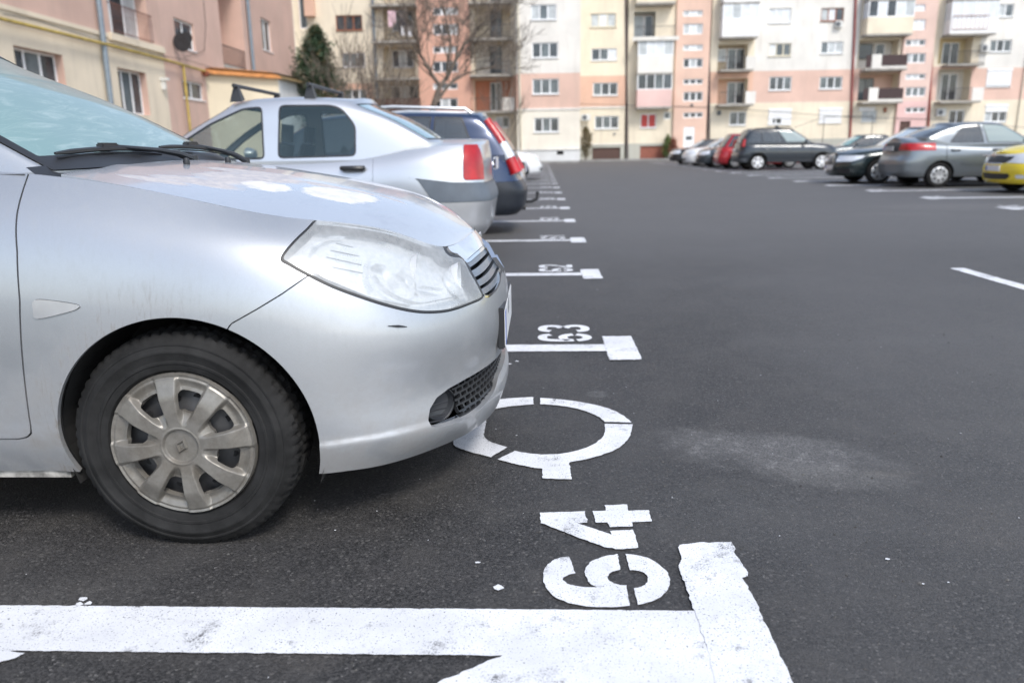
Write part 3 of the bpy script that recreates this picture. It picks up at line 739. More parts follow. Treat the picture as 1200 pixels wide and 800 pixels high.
# C2 balcony bay
F.begin(); PC = MATS['pale_cream']
lg = loggia(F, 743, 768, 14, 46, OCHRE)
rw = F.wl(750.5, 769, 133.5, 150, 2, 'rr'); F.wl(778, 786, 131.5, 140, 1, 'm', sill=False)
hg = (F.U(750, 180), F.U(780, 180), -.02, F.Z(765, 171)); F.holes.append(hg)
F.wall(F.U(735.0), F.U(790), seg(F, 735, 790, PC, PC, CREAM, PLINTH, 89, 126, 168), F.holes, depth=.14); F.end()
m = MB(); m.quad((hg[0], .12, 0), (hg[1], .12, 0), (hg[1], .12, hg[3]), (hg[0], .12, hg[3])); m.build('garage_door', DGAR2, F.root)
u0, u1 = F.U(746, 60), F.U(786.5, 60)
F.balcony(F.U(742), F.U(786), F.Z(765, 6), kind='wall', wall=CREAM, h=1.0); F.balcony(F.U(742), F.U(787), F.Z(765, 48), kind='rail')
m = MB(); m.box((F.U(738), -1.25, F.Z(765, 50)), (F.U(791), -1.101, F.Z(765, 45.5))); m.build('balcony_edge', CREAMW, F.root)
F.window(lg[0]+.05, lg[0]+.9, lg[2]+.02, lg[3]-.1, 1, 'c', y=1.12); F.window(lg[0]+.95, lg[1]-.05, lg[2]+.02, lg[3]-.1, 1, 'd', y=1.12)
F.balcony(u0, u1, F.Z(765, 87.0), kind='glazed', h=1.28, npan=4, st='cppc'); F.balcony(u0, u1, F.Z(765, 126), kind='glazed', h=1.30, npan=4, st='ddmd', wall=stucco('rose_parapet', (.72, .50, .46), .08))
m = MB(); m.quad(*[(F.U(735.2), -.002, z) for z in ()]) if 0 else None
# C3 stair tower
F.begin()
for yt, yb, st in ((13, 20, 'cpc'), (28.5, 41, 'cpc'), (53, 60, 'cpc'), (69, 80, 'dcd'), (93, 99.5, 'ddd'), (108, 119, 'ddd'), (132, 138.5, 'ddd')): F.wl(800, 823, yt, yb, 3, st, mull=.12, sill=False)
for yt, yb in ((-12, -5), (-24, -16)): F.wl(799, 822, yt, yb, 3, 'c', mull=.12, sill=False)
dh = (F.U(800.5, 160), F.U(813, 160), -.02, F.Z(807, 149)); F.holes.append(dh)
F.wall(F.U(790), F.U(829), [(-.05, TOP, stucco('tower_orange', (.71, .49, .39), .25))], F.holes, off=.25); 
for t_ in F.todo: F.window(*t_[:6], y=-.15, **t_[6])
m = MB()
for xx in (790, 829): m.quad((F.U(xx), -.25, 0), (F.U(xx), .0, 0), (F.U(xx), .0, TOP), (F.U(xx), -.25, TOP))
m.build('wall', MATS['tower_orange'], F.root)
m = MB(); m.box((dh[0], -.22, .0), (dh[1], -.16, dh[3])); d_ = m.build('entrance_door', WFR, F.root)
for a, c in ((.28, .40), (.62, .74)): m = MB(); zz = dh[3]; m.box((dh[0]+.18, -.225, zz*(1-c)), (dh[1]-.18, -.2205, zz*(1-a))); m.build('door_pane', PANES[0], d_)
m = MB(); m.lathe([(.001, -.1), (.10, -.08), (.12, 0)], 12, 'y', (F.U(811), -.25, F.Z(811, 123.5))); m.build('wall_lamp', PLAST2, F.root, True)
F.pipe(F.U(828.5, 0), F.U(830.5, 185), 0, TOP, PIPED, .09, -.15)
# C4 balconies
F.begin()
a1 = loggia(F, 841, 876, 52, 84, LOGD); a2 = loggia(F, 841, 876, 92, 122, ORNG)
F.wl(855, 874.5, 131, 147, 2, 'mm'); F.wall(F.U(831), F.U(882), seg(F, 831, 882, PC, ORNG, CREAM, CREAM, 84, 121, 160)[:4], F.holes); F.end()
for a in (a1, a2): F.window(a[0]+1.0, a[0]+2.4, a[2]+.02, a[3]-.2, 2, 'md', y=1.1)
F.window(a1[0]+.1, a1[0]+.9, a1[2]+.9, a1[3]-.2, 1, 'c', y=1.1)
F.balcony(F.U(840), F.U(881), F.Z(860, 45), kind='glazed', h=1.25, npan=4, st='pcpp', wall=SHUT); F.balcony(F.U(840), F.U(878), F.Z(860, 83), kind='railpanel'); F.balcony(F.U(840), F.U(880), F.Z(860, 123), kind='railpanel')
F.balcony(F.U(840), F.U(881), F.Z(860, 5.5), kind='wall', h=.9, wall=SHUT)
m = MB(); m.box((F.U(842), -.12, F.Z(845, 135)), (F.U(846), -.003, F.Z(845, 130))); m.build('meter_box', PLAST2, F.root)
# laundry on the second balcony
# C5 plain bay
F.begin()
F.wl(901, 927, 10, 27, 3, 'ppp'); F.wl(901, 927, 51, 66, 3, 'pmm', frame=MATS['cream_frame']); F.wl(901.5, 927.5, 90, 106, 3, 'ddm'); hs1 = F.wl(900.5, 927, 130, 146, 3, 'd'); F.wl(962, 989, 9.5, 25, 3, 'cpd', frame=BFR)
F.wl(962, 988, 49, 63, 3, 'mcc'); F.wl(960.5, 987, 90, 104.5, 3, 'mdm'); hs2 = F.wl(960, 986, 129, 144, 3, 'p')
F.wall(F.U(882), F.U(1002), seg(F, 882, 1002, CREAMW, PINK2, PC, PLINTH, 82.5, 119.5, 163), F.holes); F.end()
F.shutter(hs1[0], hs1[1], hs1[2]+.45, hs1[3]); F.shutter(*hs2); m = MB(); F.shutter(hs1[0], hs1[0]+.35, hs1[2], hs1[2]+.45); F.shutter(hs1[1]-.8, hs1[1], hs1[2], hs1[2]+.45)
F.ac(F.U(982, 29), F.Z(982, 29), w=.55, h=.5)
F.pipe(F.U(1000, 0), F.U(996.5, 165), 0, TOP, PIPER, .085)
# C6 balconies
F.begin()
a1 = loggia(F, 1006, 1052, 47, 81, CREAMW); a2 = loggia(F, 1006, 1052, 86, 118, PINK2); F.wl(1009.5, 1027.5, 129, 143, 2, 'cc', frame=ACW); F.wall(F.U(1001.5), F.U(1058), seg(F, 1002, 1058, PC, PINK2, CREAM, CREAM, 80, 118, 160), F.holes); F.end()
F.shutter(F.U(1009.5), F.U(1027.5), F.Z(1018, 130.5), F.Z(1018, 128))
F.window(a1[0]+.2, a1[0]+1.5, a1[2]+.9, a1[3]-.15, 1, 'd', y=1.1, frame=PLAST2); F.window(a1[0]+1.7, a1[1]-.6, a1[2]+.9, a1[3]-.15, 1, 'd', y=1.1); F.window(a2[0]+.3, a2[0]+1.6, a2[2]+.02, a2[3]-.3, 2, 'md', y=1.1, frame=PLAST2)
F.balcony(F.U(1004), F.U(1056), F.Z(1030, 42), kind='glazed', h=1.2, npan=5, st='dpdpc', wall=PC); F.balcony(F.U(1006), F.U(1054), F.Z(1030, 82), kind='panel', h=1.0); F.balcony(F.U(1006), F.U(1053), F.Z(1030, 120), kind='panel', h=1.0)
F.balcony(F.U(1004), F.U(1056), F.Z(1030, 2.0), kind='wall', h=.9)
m = MB(); m.box((F.U(1038), -.10, F.Z(1040, 132)), (F.U(1041.5), -.003, F.Z(1040, 126))); m.build('vent', BFR, F.root)
# C7 stair tower
F.begin()
for yt, yb, st in ((6, 14, 'ppp'), (23.5, 36, 'ppp'), (47, 54.5, 'mcm'), (63, 74.5, 'cmm'), (87, 93.5, 'ccm'), (102.5, 113.5, 'mmm'), (126, 132.5, 'ddd')): F.wl(1059.5, 1083, yt, yb, 3, st, mull=.12, sill=False)
dh = (F.U(1057.5), F.U(1070), -.02, F.Z(1064, 142)); F.holes.append(dh)
F.wall(F.U(1052.5), F.U(1088), [(F.Z(1070, 119), TOP, stucco('tower_pink', (.72, .53, .46), .25)), (-.05, F.Z(1070, 119), stucco('tower_rose', (.74, .49, .46), .1))], F.holes, off=.25)
for t_ in F.todo: F.window(*t_[:6], y=-.15, **t_[6])
m = MB()
for xx in (1052.5, 1088): m.quad((F.U(xx), -.25, 0), (F.U(xx), .0, 0), (F.U(xx), .0, TOP), (F.U(xx), -.25, TOP))
m.build('wall', MATS['tower_pink'], F.root); m = MB(); m.box((dh[0], -.14, 0), (dh[1], -.10, dh[3])); m.build('entrance_door', DGAR, F.root)
F.pipe(F.U(1092, 0), F.U(1087, 165), 0, TOP, PIPER, .09, -.15)
# C8
F.begin()
a1 = loggia(F, 1100, 1139, 44, 75, stucco('yellow_loggia', (.72, .60, .36), .2)); a2 = loggia(F, 1098, 1137, 81, 118, CREAMW); F.wl(1112, 1130, 129, 146, 2, 'dd')
F.wall(F.U(1088), F.U(1143), seg(F, 1088, 1143, PC, PINK2, CREAM, CREAM, 78, 118, 160), F.holes); F.end()
for a in (a1, a2): F.window(a[0]+.8, a[0]+2.1, a[2]+.02, a[3]-.25, 2, 'dd', y=1.1)
F.balcony(F.U(1098), F.U(1151), F.Z(1122, 41.5), kind='glazed', h=1.0, npan=4, st='p', wall=SHUT); F.balcony(F.U(1100), F.U(1142), F.Z(1122, 76.5), kind='rail'); F.balcony(F.U(1097), F.U(1143), F.Z(1120, 119.5), kind='railpanel', h=1.0)
F.railing(F.U(1100), F.U(1140), F.Z(1120, 38), F.Z(1120, 21), -1.16, BFR, .3)
F.balcony(F.U(1098), F.U(1151), F.Z(1122, 2.0), kind='wall', h=.9)
F.ac(F.U(1101.5, 132), F.Z(1101.5, 132), w=.7, h=.6)
# C9
F.begin()
F.wl(1161, 1188, 5, 20, 3, 'pcm'); F.wl(1160, 1185.5, 47, 61, 3, 'mdm'); h1 = F.wl(1156, 1185, 83, 102, 3, 'p'); h2 = F.wl(1154, 1180, 125, 143, 3, 'cdd'); F.wl(1225, 1252, 45, 60, 3); F.wl(1225, 1252, 85, 100, 3); F.wl(1225, 1252, 124, 140, 3)
F.wall(F.U(1143), F.U(1330), seg(F, 1143, 1330, CREAMW, PINK2, PC, PLINTH, 78.5, 116, 158), F.holes); F.end()
F.shutter(h1[0], h1[1], h1[2]+.1, h1[3]); F.shutter(h2[0], h2[1], h2[2]+.75, h2[3]); F.ac(F.U(1153, 57), F.Z(1153, 57), w=.7, h=.6)
F.pipe(F.U(1199), F.U(1197), 0, TOP, PIPEC, .05)
cab = MB(); pts = [F.p(x, y) for x, y in ((605, 120), (700, 123), (830, 126), (1000, 138), (1100, 140), (1200, 150))]
cab.tube([(u, -.3, z) for u, z in pts], .018, 5); cab.build('cable', PLAST, F.root)
m = MB(); m.quad((F.U(1330), 0, 0), (F.U(1330), 12, 0), (F.U(1330), 12, TOP), (F.U(1330), 0, TOP)); m.build('wall', CREAMW, F.root)
m = MB(); m.box((F.U(680), .0, TOP), (F.U(1330), 12, TOP+.4)); m.build('roof', CONC, F.root)
m = MB(); m.quad((F.U(680), 12, 0), (F.U(1330), 12, 0), (F.U(1330), 12, TOP), (F.U(680), 12, TOP)); m.build('wall', PC, F.root)
# ---- projecting white block
B = Facade('apartment_building', 'white and rose apartment wing with four triple windows stacked above a pale plinth', (at(606, 180, 60)[0], 60., 0), (1, 0))
F = B; F.begin()
F.wl(622, 652, 5.5, 23.5, 3, 'cmc'); F.wl(623.5, 654, 50, 68, 3, 'dmd'); F.wl(624, 655, 92.5, 110.5, 3, 'mmm'); F.wl(626, 655, 138, 155, 3, 'dmd')
vh = (F.U(652.5), F.U(660.5), F.Z(656, 181.5), F.Z(656, 177)); F.holes.append(vh)
F.wall(F.U(605.5), F.U(680), seg(F, 605, 680, CREAMW, PINK2, stucco('ivory_render', (.78, .73, .63), .15), PLW, 86, 128, 175), F.holes); F.end()
m = MB(); m.quad((vh[0], .1, vh[2]), (vh[1], .1, vh[2]), (vh[1], .1, vh[3]), (vh[0], .1, vh[3])); m.build('vent', DARK, F.root)
m = MB(); m.quad((F.U(680), 0, 0), (F.U(680), 6, 0), (F.U(680), 6, TOP), (F.U(680), 0, TOP)); m.quad((F.U(605.5), 0, 0), (F.U(605.5), 2.2, 0), (F.U(605.5), 2.2, TOP), (F.U(605.5), 0, TOP)); m.build('wall', CREAMW, F.root)
m = MB(); m.box((F.U(605.5), 0, TOP), (F.U(680), 6, TOP+.4)); m.build('roof', CONC, F.root)
m = MB(); m.box((F.U(605.5), -.06, F.Z(640, 129.5)), (F.U(680), -.003, F.Z(640, 127))); m.build('string_course', CREAMW, F.root); m = MB(); m.box((F.U(605.5), -.08, F.Z(640, 176)), (F.U(680), -.003, F.Z(640, 174))); m.build('string_course', CREAMW, F.root)
F.pipe(F.U(605.5, 0), F.U(611, 170), 0, TOP, PIPEC, .08)
# ---- left part of the far block
A = Facade('apartment_building', 'cream and terracotta apartment wing with balconies behind the bare tree', (at(345, 180, 62)[0], 62., 0), (1, 0))
F = A; F.begin()
F.wl(350, 359, -12, 34, 1, 'm', sill=False); F.wl(393.5, 424.5, 18, 36, 3, 'ddd', frame=BFR); F.wl(401, 428, 62, 79, 3, 'mmd'); F.wl(404, 430, 105, 120, 3, 'mdm')
F.wall(F.U(300), F.U(437), [(F.Z(400, 98), TOP, CREAM), (-.05, F.Z(400, 98), ORNG)], F.holes); F.end()
m = MB(); m.box((F.U(365), -.5, F.Z(370, 20)), (F.U(376), -.003, TOP)); m.build('wall_pier', ORNG, F.root)
m = MB(); m.box((F.U(345), -1.5, 0), (F.U(350), -.003, TOP)); m.build('wall_pier', CREAMW, F.root)
F.pipe(F.U(437, 0), F.U(444, 150), 0, TOP, PIPEG, .10)
F.begin()
bl = [loggia(F, 449, 487, 8, 48, CREAM), loggia(F, 449, 487, 55, 91, CREAM), loggia(F, 449, 492, 98, 128, CREAM), loggia(F, 449, 487, -34, 3, CREAM)]
F.wall(F.U(437.2), F.U(492), [(F.Z(465, 98), TOP, CREAM), (-.05, F.Z(465, 98), SAND)], F.holes)
for i_, a in enumerate(bl): F.window(a[0]+.5, a[1]-.3, a[2]+.8, a[3]-.1, 3, 'dcmd' if i_ else 'mdm', y=1.1)
for y_ in (8, 50, 93, 133): F.balcony(F.U(441), F.U(493), F.Z(465, y_), kind='rail' if y_ != 133 else 'wall', wall=DGAR, h=1.05)
F.begin()
for yt, yb, st in ((10, 19, 'dcc'), (29, 42, 'ddc'), (55, 63, 'dcc'), (72.5, 85.5, 'ddd'), (98, 105.5, 'cmd'), (115.5, 127.5, 'dcd')): F.wl(508, 537, yt, yb, 3, st, mull=.14, sill=False)
F.wall(F.U(492), F.U(552), [(-.05, TOP, stucco('tower_terracotta', (.66, .38, .285), .2))], F.holes, off=.3)
for t_ in F.todo: F.window(*t_[:6], y=-.2, **t_[6])
m = MB()
for xx in (492, 552): m.quad((F.U(xx), -.3, 0), (F.U(xx), .0, 0), (F.U(xx), .0, TOP), (F.U(xx), -.3, TOP))
m.build('wall', MATS['tower_terracotta'], F.root)
F.begin()
br = [loggia(F, 556, 598, 7, 45, CREAM), loggia(F, 556, 598, 50, 87, CREAMW), loggia(F, 556, 598, 93, 130, stucco('brick_orange', (.60, .25, .16), .2)), loggia(F, 556, 598, -32, 3, CREAM)]
F.wl(581, 597, 137, 150, 2, 'cd')
F.wall(F.U(552), F.U(606), [(F.Z(575, 89), TOP, CREAM), (F.Z(575, 131), F.Z(575, 89), ORNG), (-.05, F.Z(575, 131), CREAM)], F.holes); F.end()
for i_, a in enumerate(br): F.window(a[0]+(1.1 if i_ != 2 else 1.15), a[1]-.7, a[2]+.02, a[3]-.15, 2, 'dm', y=1.1, frame=PLAST2 if i_ in (0, 1) else WFR)
for y_, kd in ((5, 'rail'), (47, 'rail'), (89, 'rail'), (131, 'railpanel')): F.balcony(F.U(552), F.U(601), F.Z(575, y_), kind=kd)
m = MB(); m.quad((F.U(300), 12, 0), (F.U(606), 12, 0), (F.U(606), 12, TOP), (F.U(300), 12, TOP)); m.quad((F.U(300), 0, 0), (F.U(300), 12, 0), (F.U(300), 12, TOP), (F.U(300), 0, TOP)); m.build('wall', CREAM, F.root); m = MB(); m.box((F.U(300), 0, TOP), (F.U(606)-.02, 12, TOP+.4)); m.build('roof', CONC, F.root)
# laundry
for k, (x, y0, y1, mt) in enumerate([(457, 13, 32, M('pink_cloth', (.70, .50, .55), .9)), (461, 13, 28, MATS['pink_cloth']), (469, 12, 42, M('dark_cloth', (.06, .055, .06), .9)), (474, 12, 40, MATS['dark_cloth']), (480, 31, 43, M('white_cloth', (.78, .78, .80), .9)), (472, 31, 42, MATS['white_cloth'])]):
    u, z1_ = F.p(x, y0, 1.15); _, z0_ = F.p(x, y1, 1.15); mm = MB(); n_ = 6; w_ = .30
    for i in range(n_):
        a, b2 = i/n_, (i+1)/n_; f = lambda t, z: -1.18-.05*math.sin(t*9+k+z)
        mm.quad((u-w_/2+w_*a, f(a, 0), z1_), (u-w_/2+w_*b2, f(b2, 0), z1_), (u-w_/2+w_*b2, f(b2, 2), z0_), (u-w_/2+w_*a, f(a, 2), z0_))
    o = mm.build('laundry', mt, None, True); o.location = (F.O[0], F.O[1], 0)
    tag = ['first pink garment', 'second pink garment', 'long dark garment', 'dark garment right of the long one', 'white cloth at the right end', 'white cloth low beside the dark garments'][k]
    o['label'] = tag+' drying on the balcony left of the bare tree'; o['category'] = 'laundry'; o['group'] = 'laundry on the balcony'
# ---- near left building, seen along its wall
q_ = lambda d_: (-16.3-.02*(d_-36.6), d_)
Lb = Facade('apartment_building', 'weathered rose and sand coloured building along the left side with a yellow gas pipe', (*q_(10.), 0), (q_(40.)[0]-q_(10.)[0], 30.))
F = Lb; F.begin()
def lw(xl, xr, ytl, ybl=None, ybr=None, **k):
    u0, z1 = F.p(xl, ytl); u1 = F.p(xr, 80)[0]
    z0 = F.p(xr, ybr)[1] if ybr else F.p(xl, ybl)[1]; return u0, u1, z0, z1
def lwin(xl, xr, ytl, ybr, n, st, dep=.22, **k):
    u0, u1, z0, z1 = lw(xl, xr, ytl, ybr=ybr); F.holes.append((u0, u1, z0, z1, dep+.05)); F.todo.append((u0, u1, z0, z1, n, st, dict(y=dep, **k))); return u0, u1, z0, z1
W1 = lwin(15, 75, 53, 100, 3, 'dmd', .30); W2 = lwin(137, 170, 79, 135, 3, 'dmd', .30); W3 = lwin(203, 232, 20, 62, 2, 'dd', .15); W4 = lwin(213, 236, 93, 118, 2, 'dd', .15); W5 = lwin(305, 321, 20, 63, 2, 'md', .15)
D1 = lw(121, 180, -30, ybr=52); F.holes.append((D1[0], D1[1], D1[2], D1[3], .6)); F.todo.append((D1[0], D1[1], D1[2], D1[3]-.05, 3, 'cdc', dict(y=.5)))
BK = lw(251, 289, -40, ybr=83); F.holes.append((*BK, 1.6))
F.wl(217, 238, -60, -5, 2, 'dd') if 0 else None
uS = F.p(193, 80)[0]; uE = F.p(346, 60)[0]; zc = 5.35
hl_ = [h for h in F.holes if h[0] < uS]; hr_ = [h for h in F.holes if h[0] >= uS]
F.wall(-12, uS, [(-.05, zc, SAND), (zc, TOP-1, ROSE)], hl_+[]); F.wall(uS, uE, [(-.05, TOP-1, stucco('rose_render_right', (.58, .395, .325), .35))], hr_)
F.end()
m = MB(); m.quad((BK[0], 1.6, BK[2]), (BK[1], 1.6, BK[2]), (BK[1], 1.6, BK[3]), (BK[0], 1.6, BK[3])); m.build('loggia_wall', REVEAL, F.root)
F.window(BK[0]+.3, BK[0]+1.3, BK[2]+.02, BK[2]+2.2, 1, 'm', y=1.5)
F.railing(BK[0], BK[1], BK[2]+.02, BK[2]+1.0, .03, step=.12)
m = MB(); m.box((BK[0], -.06, BK[2]-.16), (BK[1], .02, BK[2]+.01)); m.build('balcony_slab', CONC, F.root)
m = MB(); u_ = D1[0]-.1
m2 = MB(); zt, z_b = D1[2]+1.05, D1[2]+.02
for zz in (zt, z_b+.02): m2.tube([(D1[0]-.05, -.12, zz), (D1[1]+.05, -.12, zz)], .022, 6)
k_ = 16
for i in range(k_+1):
    a = D1[0]+(D1[1]-D1[0])*i/k_; m2.tube([(a, -.12, z_b), (a, -.12, zt)], .010, 5)
    if i < k_:
        b2 = D1[0]+(D1[1]-D1[0])*(i+1)/k_; mdl = (a+b2)/2
        m2.tube([(a, -.12, zt), (mdl-.03, -.20, zt-.35), (mdl, -.16, zt-.62), (b2, -.12, zt-.9)], .008, 4)
for s_ in (D1[0]-.05, D1[1]+.05): m2.tube([(s_, .0, zt), (s_, -.12, zt)], .02, 5)
o = m2.build('railing', M('rusty_iron', (.16, .07, .05), .7), F.root); o['kind'] = 'stuff'
m = MB(); m.box((D1[0]-.25, -.14, D1[2]-.30), (uS-.02, -.003, D1[2]-.10)); m.build('string_course', SAND, F.root); m = MB(); m.box((D1[0]-.2, -.10, zc-.02), (uS-.03, -.003, zc+.16)); m.build('string_course', SAND, F.root)
m = MB(); m.box((-12, -.06, zc-.05), (D1[0]-.3, -.003, zc+.10)); m.build('string_course', SAND, F.root)
def lpipe(nm, pts, r, mat, y=-.14):
    m = MB(); m.tube([(*[F.p(a, b2)[0]], y, F.p(a, b2)[1]) for a, b2 in pts], r, 9); return m.build(nm, mat, F.root, True)
F.pipe(F.p(114, 10)[0], F.p(120, 90)[0], 0, TOP-1, PIPEG, .10, -.16); F.pipe(F.p(290, 40)[0], F.p(294, 80)[0], 4.2, TOP-1, PIPEG, .10, -.16)
YP = M('yellow_gas_pipe', (.40, .29, .07), .6, var=.25, scale=3); zg = F.p(120, 52)[1]
u_a, u_b = -12., F.p(236, 86)[0]
m = MB(); m.tube([(u_a, -.22, F.p(0, 24)[1]), (F.p(0, 24)[0], -.22, F.p(0, 24)[1]), (F.p(120, 53)[0], -.22, F.p(120, 53)[1]), (F.p(190, 71)[0], -.22, F.p(190, 71)[1]), (u_b, -.22, F.p(236, 84)[1])], .055, 9); gp_ = m.build('gas_pipe', YP, F.root, True)
ug = F.p(210.5, 90)[0]; m = MB(); m.tube([(ug, -.22, F.p(210, 77)[1]), (ug, -.22, .3)], .055, 9); m.build('branch_pipe', YP, gp_, True)
m = MB(); m.lathe([(.001, -.14), (.14, -.12), (.14, .12), (.001, .14)], 14, 'x', (u_b, -.22, F.p(236, 86)[1]-.02)); m.build('pipe_joint', M('rust', (.20, .06, .03), .8), gp_, True)
cb = MB(); pts = [(0, 17), (40, 24), (80, 37), (122, 50), (150, 58), (188, 66), (215, 70), (245, 79), (300, 92)]; cb.tube([(F.p(a, b2)[0], -.10, F.p(a, b2)[1]) for a, b2 in pts], .012, 5)
pts = [(237, 0), (240, 30), (238, 60), (215, 67)]; cb.tube([(F.p(a, b2)[0], -.05, F.p(a, b2)[1]) for a, b2 in pts], .012, 5); cb.build('cable', PLAST, F.root)
sd2 = MB(); c_ = (F.p(202, 50)[0], -.45, F.p(202, 50)[1]); sd2.lathe([(.001, .04), (.22, .02), (.40, -.05), (.38, -.055), (.001, .0)], 24, 'x', c_); sd2.tube([c_, (c_[0]+.1, -.1, c_[2]), (c_[0]+.1, 0, c_[2])], .03, 6)
sd2.build('satellite_dish', PLAST, F.root, True); sd2 = MB(); sd2.tube([(c_[0]+.55, -.45, c_[2]+.25), (c_[0]+.55, 0, c_[2]+.2)], .03, 6); sd2.lathe([(.001, .04), (.15, .02), (.26, -.04), (.24, -.045), (.001, .0)], 20, 'x', (c_[0]+.55, -.45, c_[2]+.25)); sd2.build('satellite_dish', PLAST, F.root, True)
m = MB(); lx_ = F.p(189, 98); m.box((lx_[0]-.1, -.34, lx_[1]+.12), (lx_[0]+.1, -.003, lx_[1]+.22)); m.box((lx_[0]-.05, -.18, lx_[1]-.25), (lx_[0]+.05, -.003, lx_[1]+.117)); m.build('wall_lamp', ACW, F.root)
m = MB(); m.quad((uE, 0, 0), (uE, 14, 0), (uE, 14, TOP-1), (uE, 0, TOP-1)); m.quad((-12, 14, 0), (uE, 14, 0), (uE, 14, TOP-1), (-12, 14, TOP-1)); m.quad((-12, 0, 0), (-12, 14, 0), (-12, 14, TOP-1), (-12, 0, TOP-1)); m.build('wall', ROSE, F.root)
m = MB(); m.box((-12, .0, TOP-1), (uE, 14, TOP-.7)); m.build('roof', CONC, F.root)
# extension with a tiled edge
g0, g1, g2 = (-16.6, 39.0), (-13.9, 42.8), (-13.45, 50.); zt = 4.9
G2 = thing('garage_extension', 'low cream extension with an orange roof edge behind the light silver sedan', 'building', (g0[0], g0[1], 0))
def ext(nm, a, b2, z0, z1, mat, t=.15):
    a, b2 = np.array(a)-g0, np.array(b2)-g0; d = (b2-a)/np.linalg.norm(b2-a); nrm = np.array([-d[1], d[0]])*t
    m = MB(); P = [a, b2, b2+nrm, a+nrm]; m.add([(*p, z0) for p in P]+[(*p, z1) for p in P], [(0, 3, 2, 1), (4, 5, 6, 7), (0, 1, 5, 4), (1, 2, 6, 5), (2, 3, 7, 6), (3, 0, 4, 7)]); return m.build(nm, mat, G2)
ext('wall', g0, g1, 0, zt-.003, stucco('warm_cream', (.70, .60, .44), .12)); ext('wall', g1, g2, 0, zt-.003, PLW)
TERR = M('terracotta_edge', (.52, .22, .07), .8, var=.3, scale=3)
for a, b2 in ((g0, g1), (g1, g2)):
    dv = np.array(b2, float)-np.array(a, float); Ln = np.linalg.norm(dv); k = int(Ln/.33); dv /= Ln; nr = np.array([dv[1], -dv[0]])
    for i in range(k):
        p0 = np.array(a)+dv*(Ln*i/k)-g0; p1 = p0+dv*(Ln/k*.94); o_ = nr*.30; h = random.uniform(-.01, .01)
        m = MB(); m.add([(*(p0+o_), zt-.10+h), (*(p1+o_), zt-.10+h), (*(p1-nr*.5), zt+.22), (*(p0-nr*.5), zt+.22), (*(p0+o_), zt-.02+h), (*(p1+o_), zt-.02+h), (*(p1-nr*.5), zt+.30), (*(p0-nr*.5), zt+.30)], [(0, 3, 2, 1), (4, 5, 6, 7), (0, 1, 5, 4), (1, 2, 6, 5), (2, 3, 7, 6), (3, 0, 4, 7)])
        m.build('roof_tile', TERR if a is g0 else M('mossy_edge', (.24, .17, .08), .9, var=.4, scale=3), G2)
m = MB(); m.add([(*(np.array(p)-g0), zt+.21) for p in (g0, g1, g2, (-22, 50.), (-22, 36.))], [(0, 1, 2, 3, 4)]); m.build('roof', CONC, G2)
# pavement along the far block, with kerb
kb = MB(); kb.box((at(600, 185, 58)[0], 57.6, 0), (at(680, 185, 58)[0], 60., .12)); kb.box((at(682, 185, 62)[0], 63.2, 0), (60, 66., .12)); kb.box((at(300, 185, 58)[0], 57.6, 0), (at(600, 185, 58)[0]-.01, 62., .12))
struct(kb.build('pavement', M('pavement_concrete', (.26, .255, .245), .9, var=.2, scale=2)))
kb2 = MB(); kb2.box((-17, -12, 0), (-6.2, 57.5, .10)); struct(kb2.build('verge', M('verge_soil', (.12, .105, .075), .95, var=.5, scale=2, bump=.5)))
# laundry frames in front of the far block
for k, (xa, xb_, yt, lab) in enumerate([(966, 1023, 137, 'thin metal carpet beating frame in front of the far block')]):
    Y_f = 62.; a, b2 = at(xa, yt, Y_f), at(xb_, yt, Y_f); m = MB(); m.tube([(a[0], Y_f, 0), (a[0], Y_f, a[2]), (b2[0], Y_f, a[2]), (b2[0], Y_f, 0)], .035, 6); m.tube([(at(930, 150, Y_f)[0], Y_f, at(930, 150, Y_f)[2]), (a[0], Y_f, a[2])], .015, 4)
    o = m.build('metal_frame', RAIL, None, True); o['label'] = lab; o['category'] = 'frame'
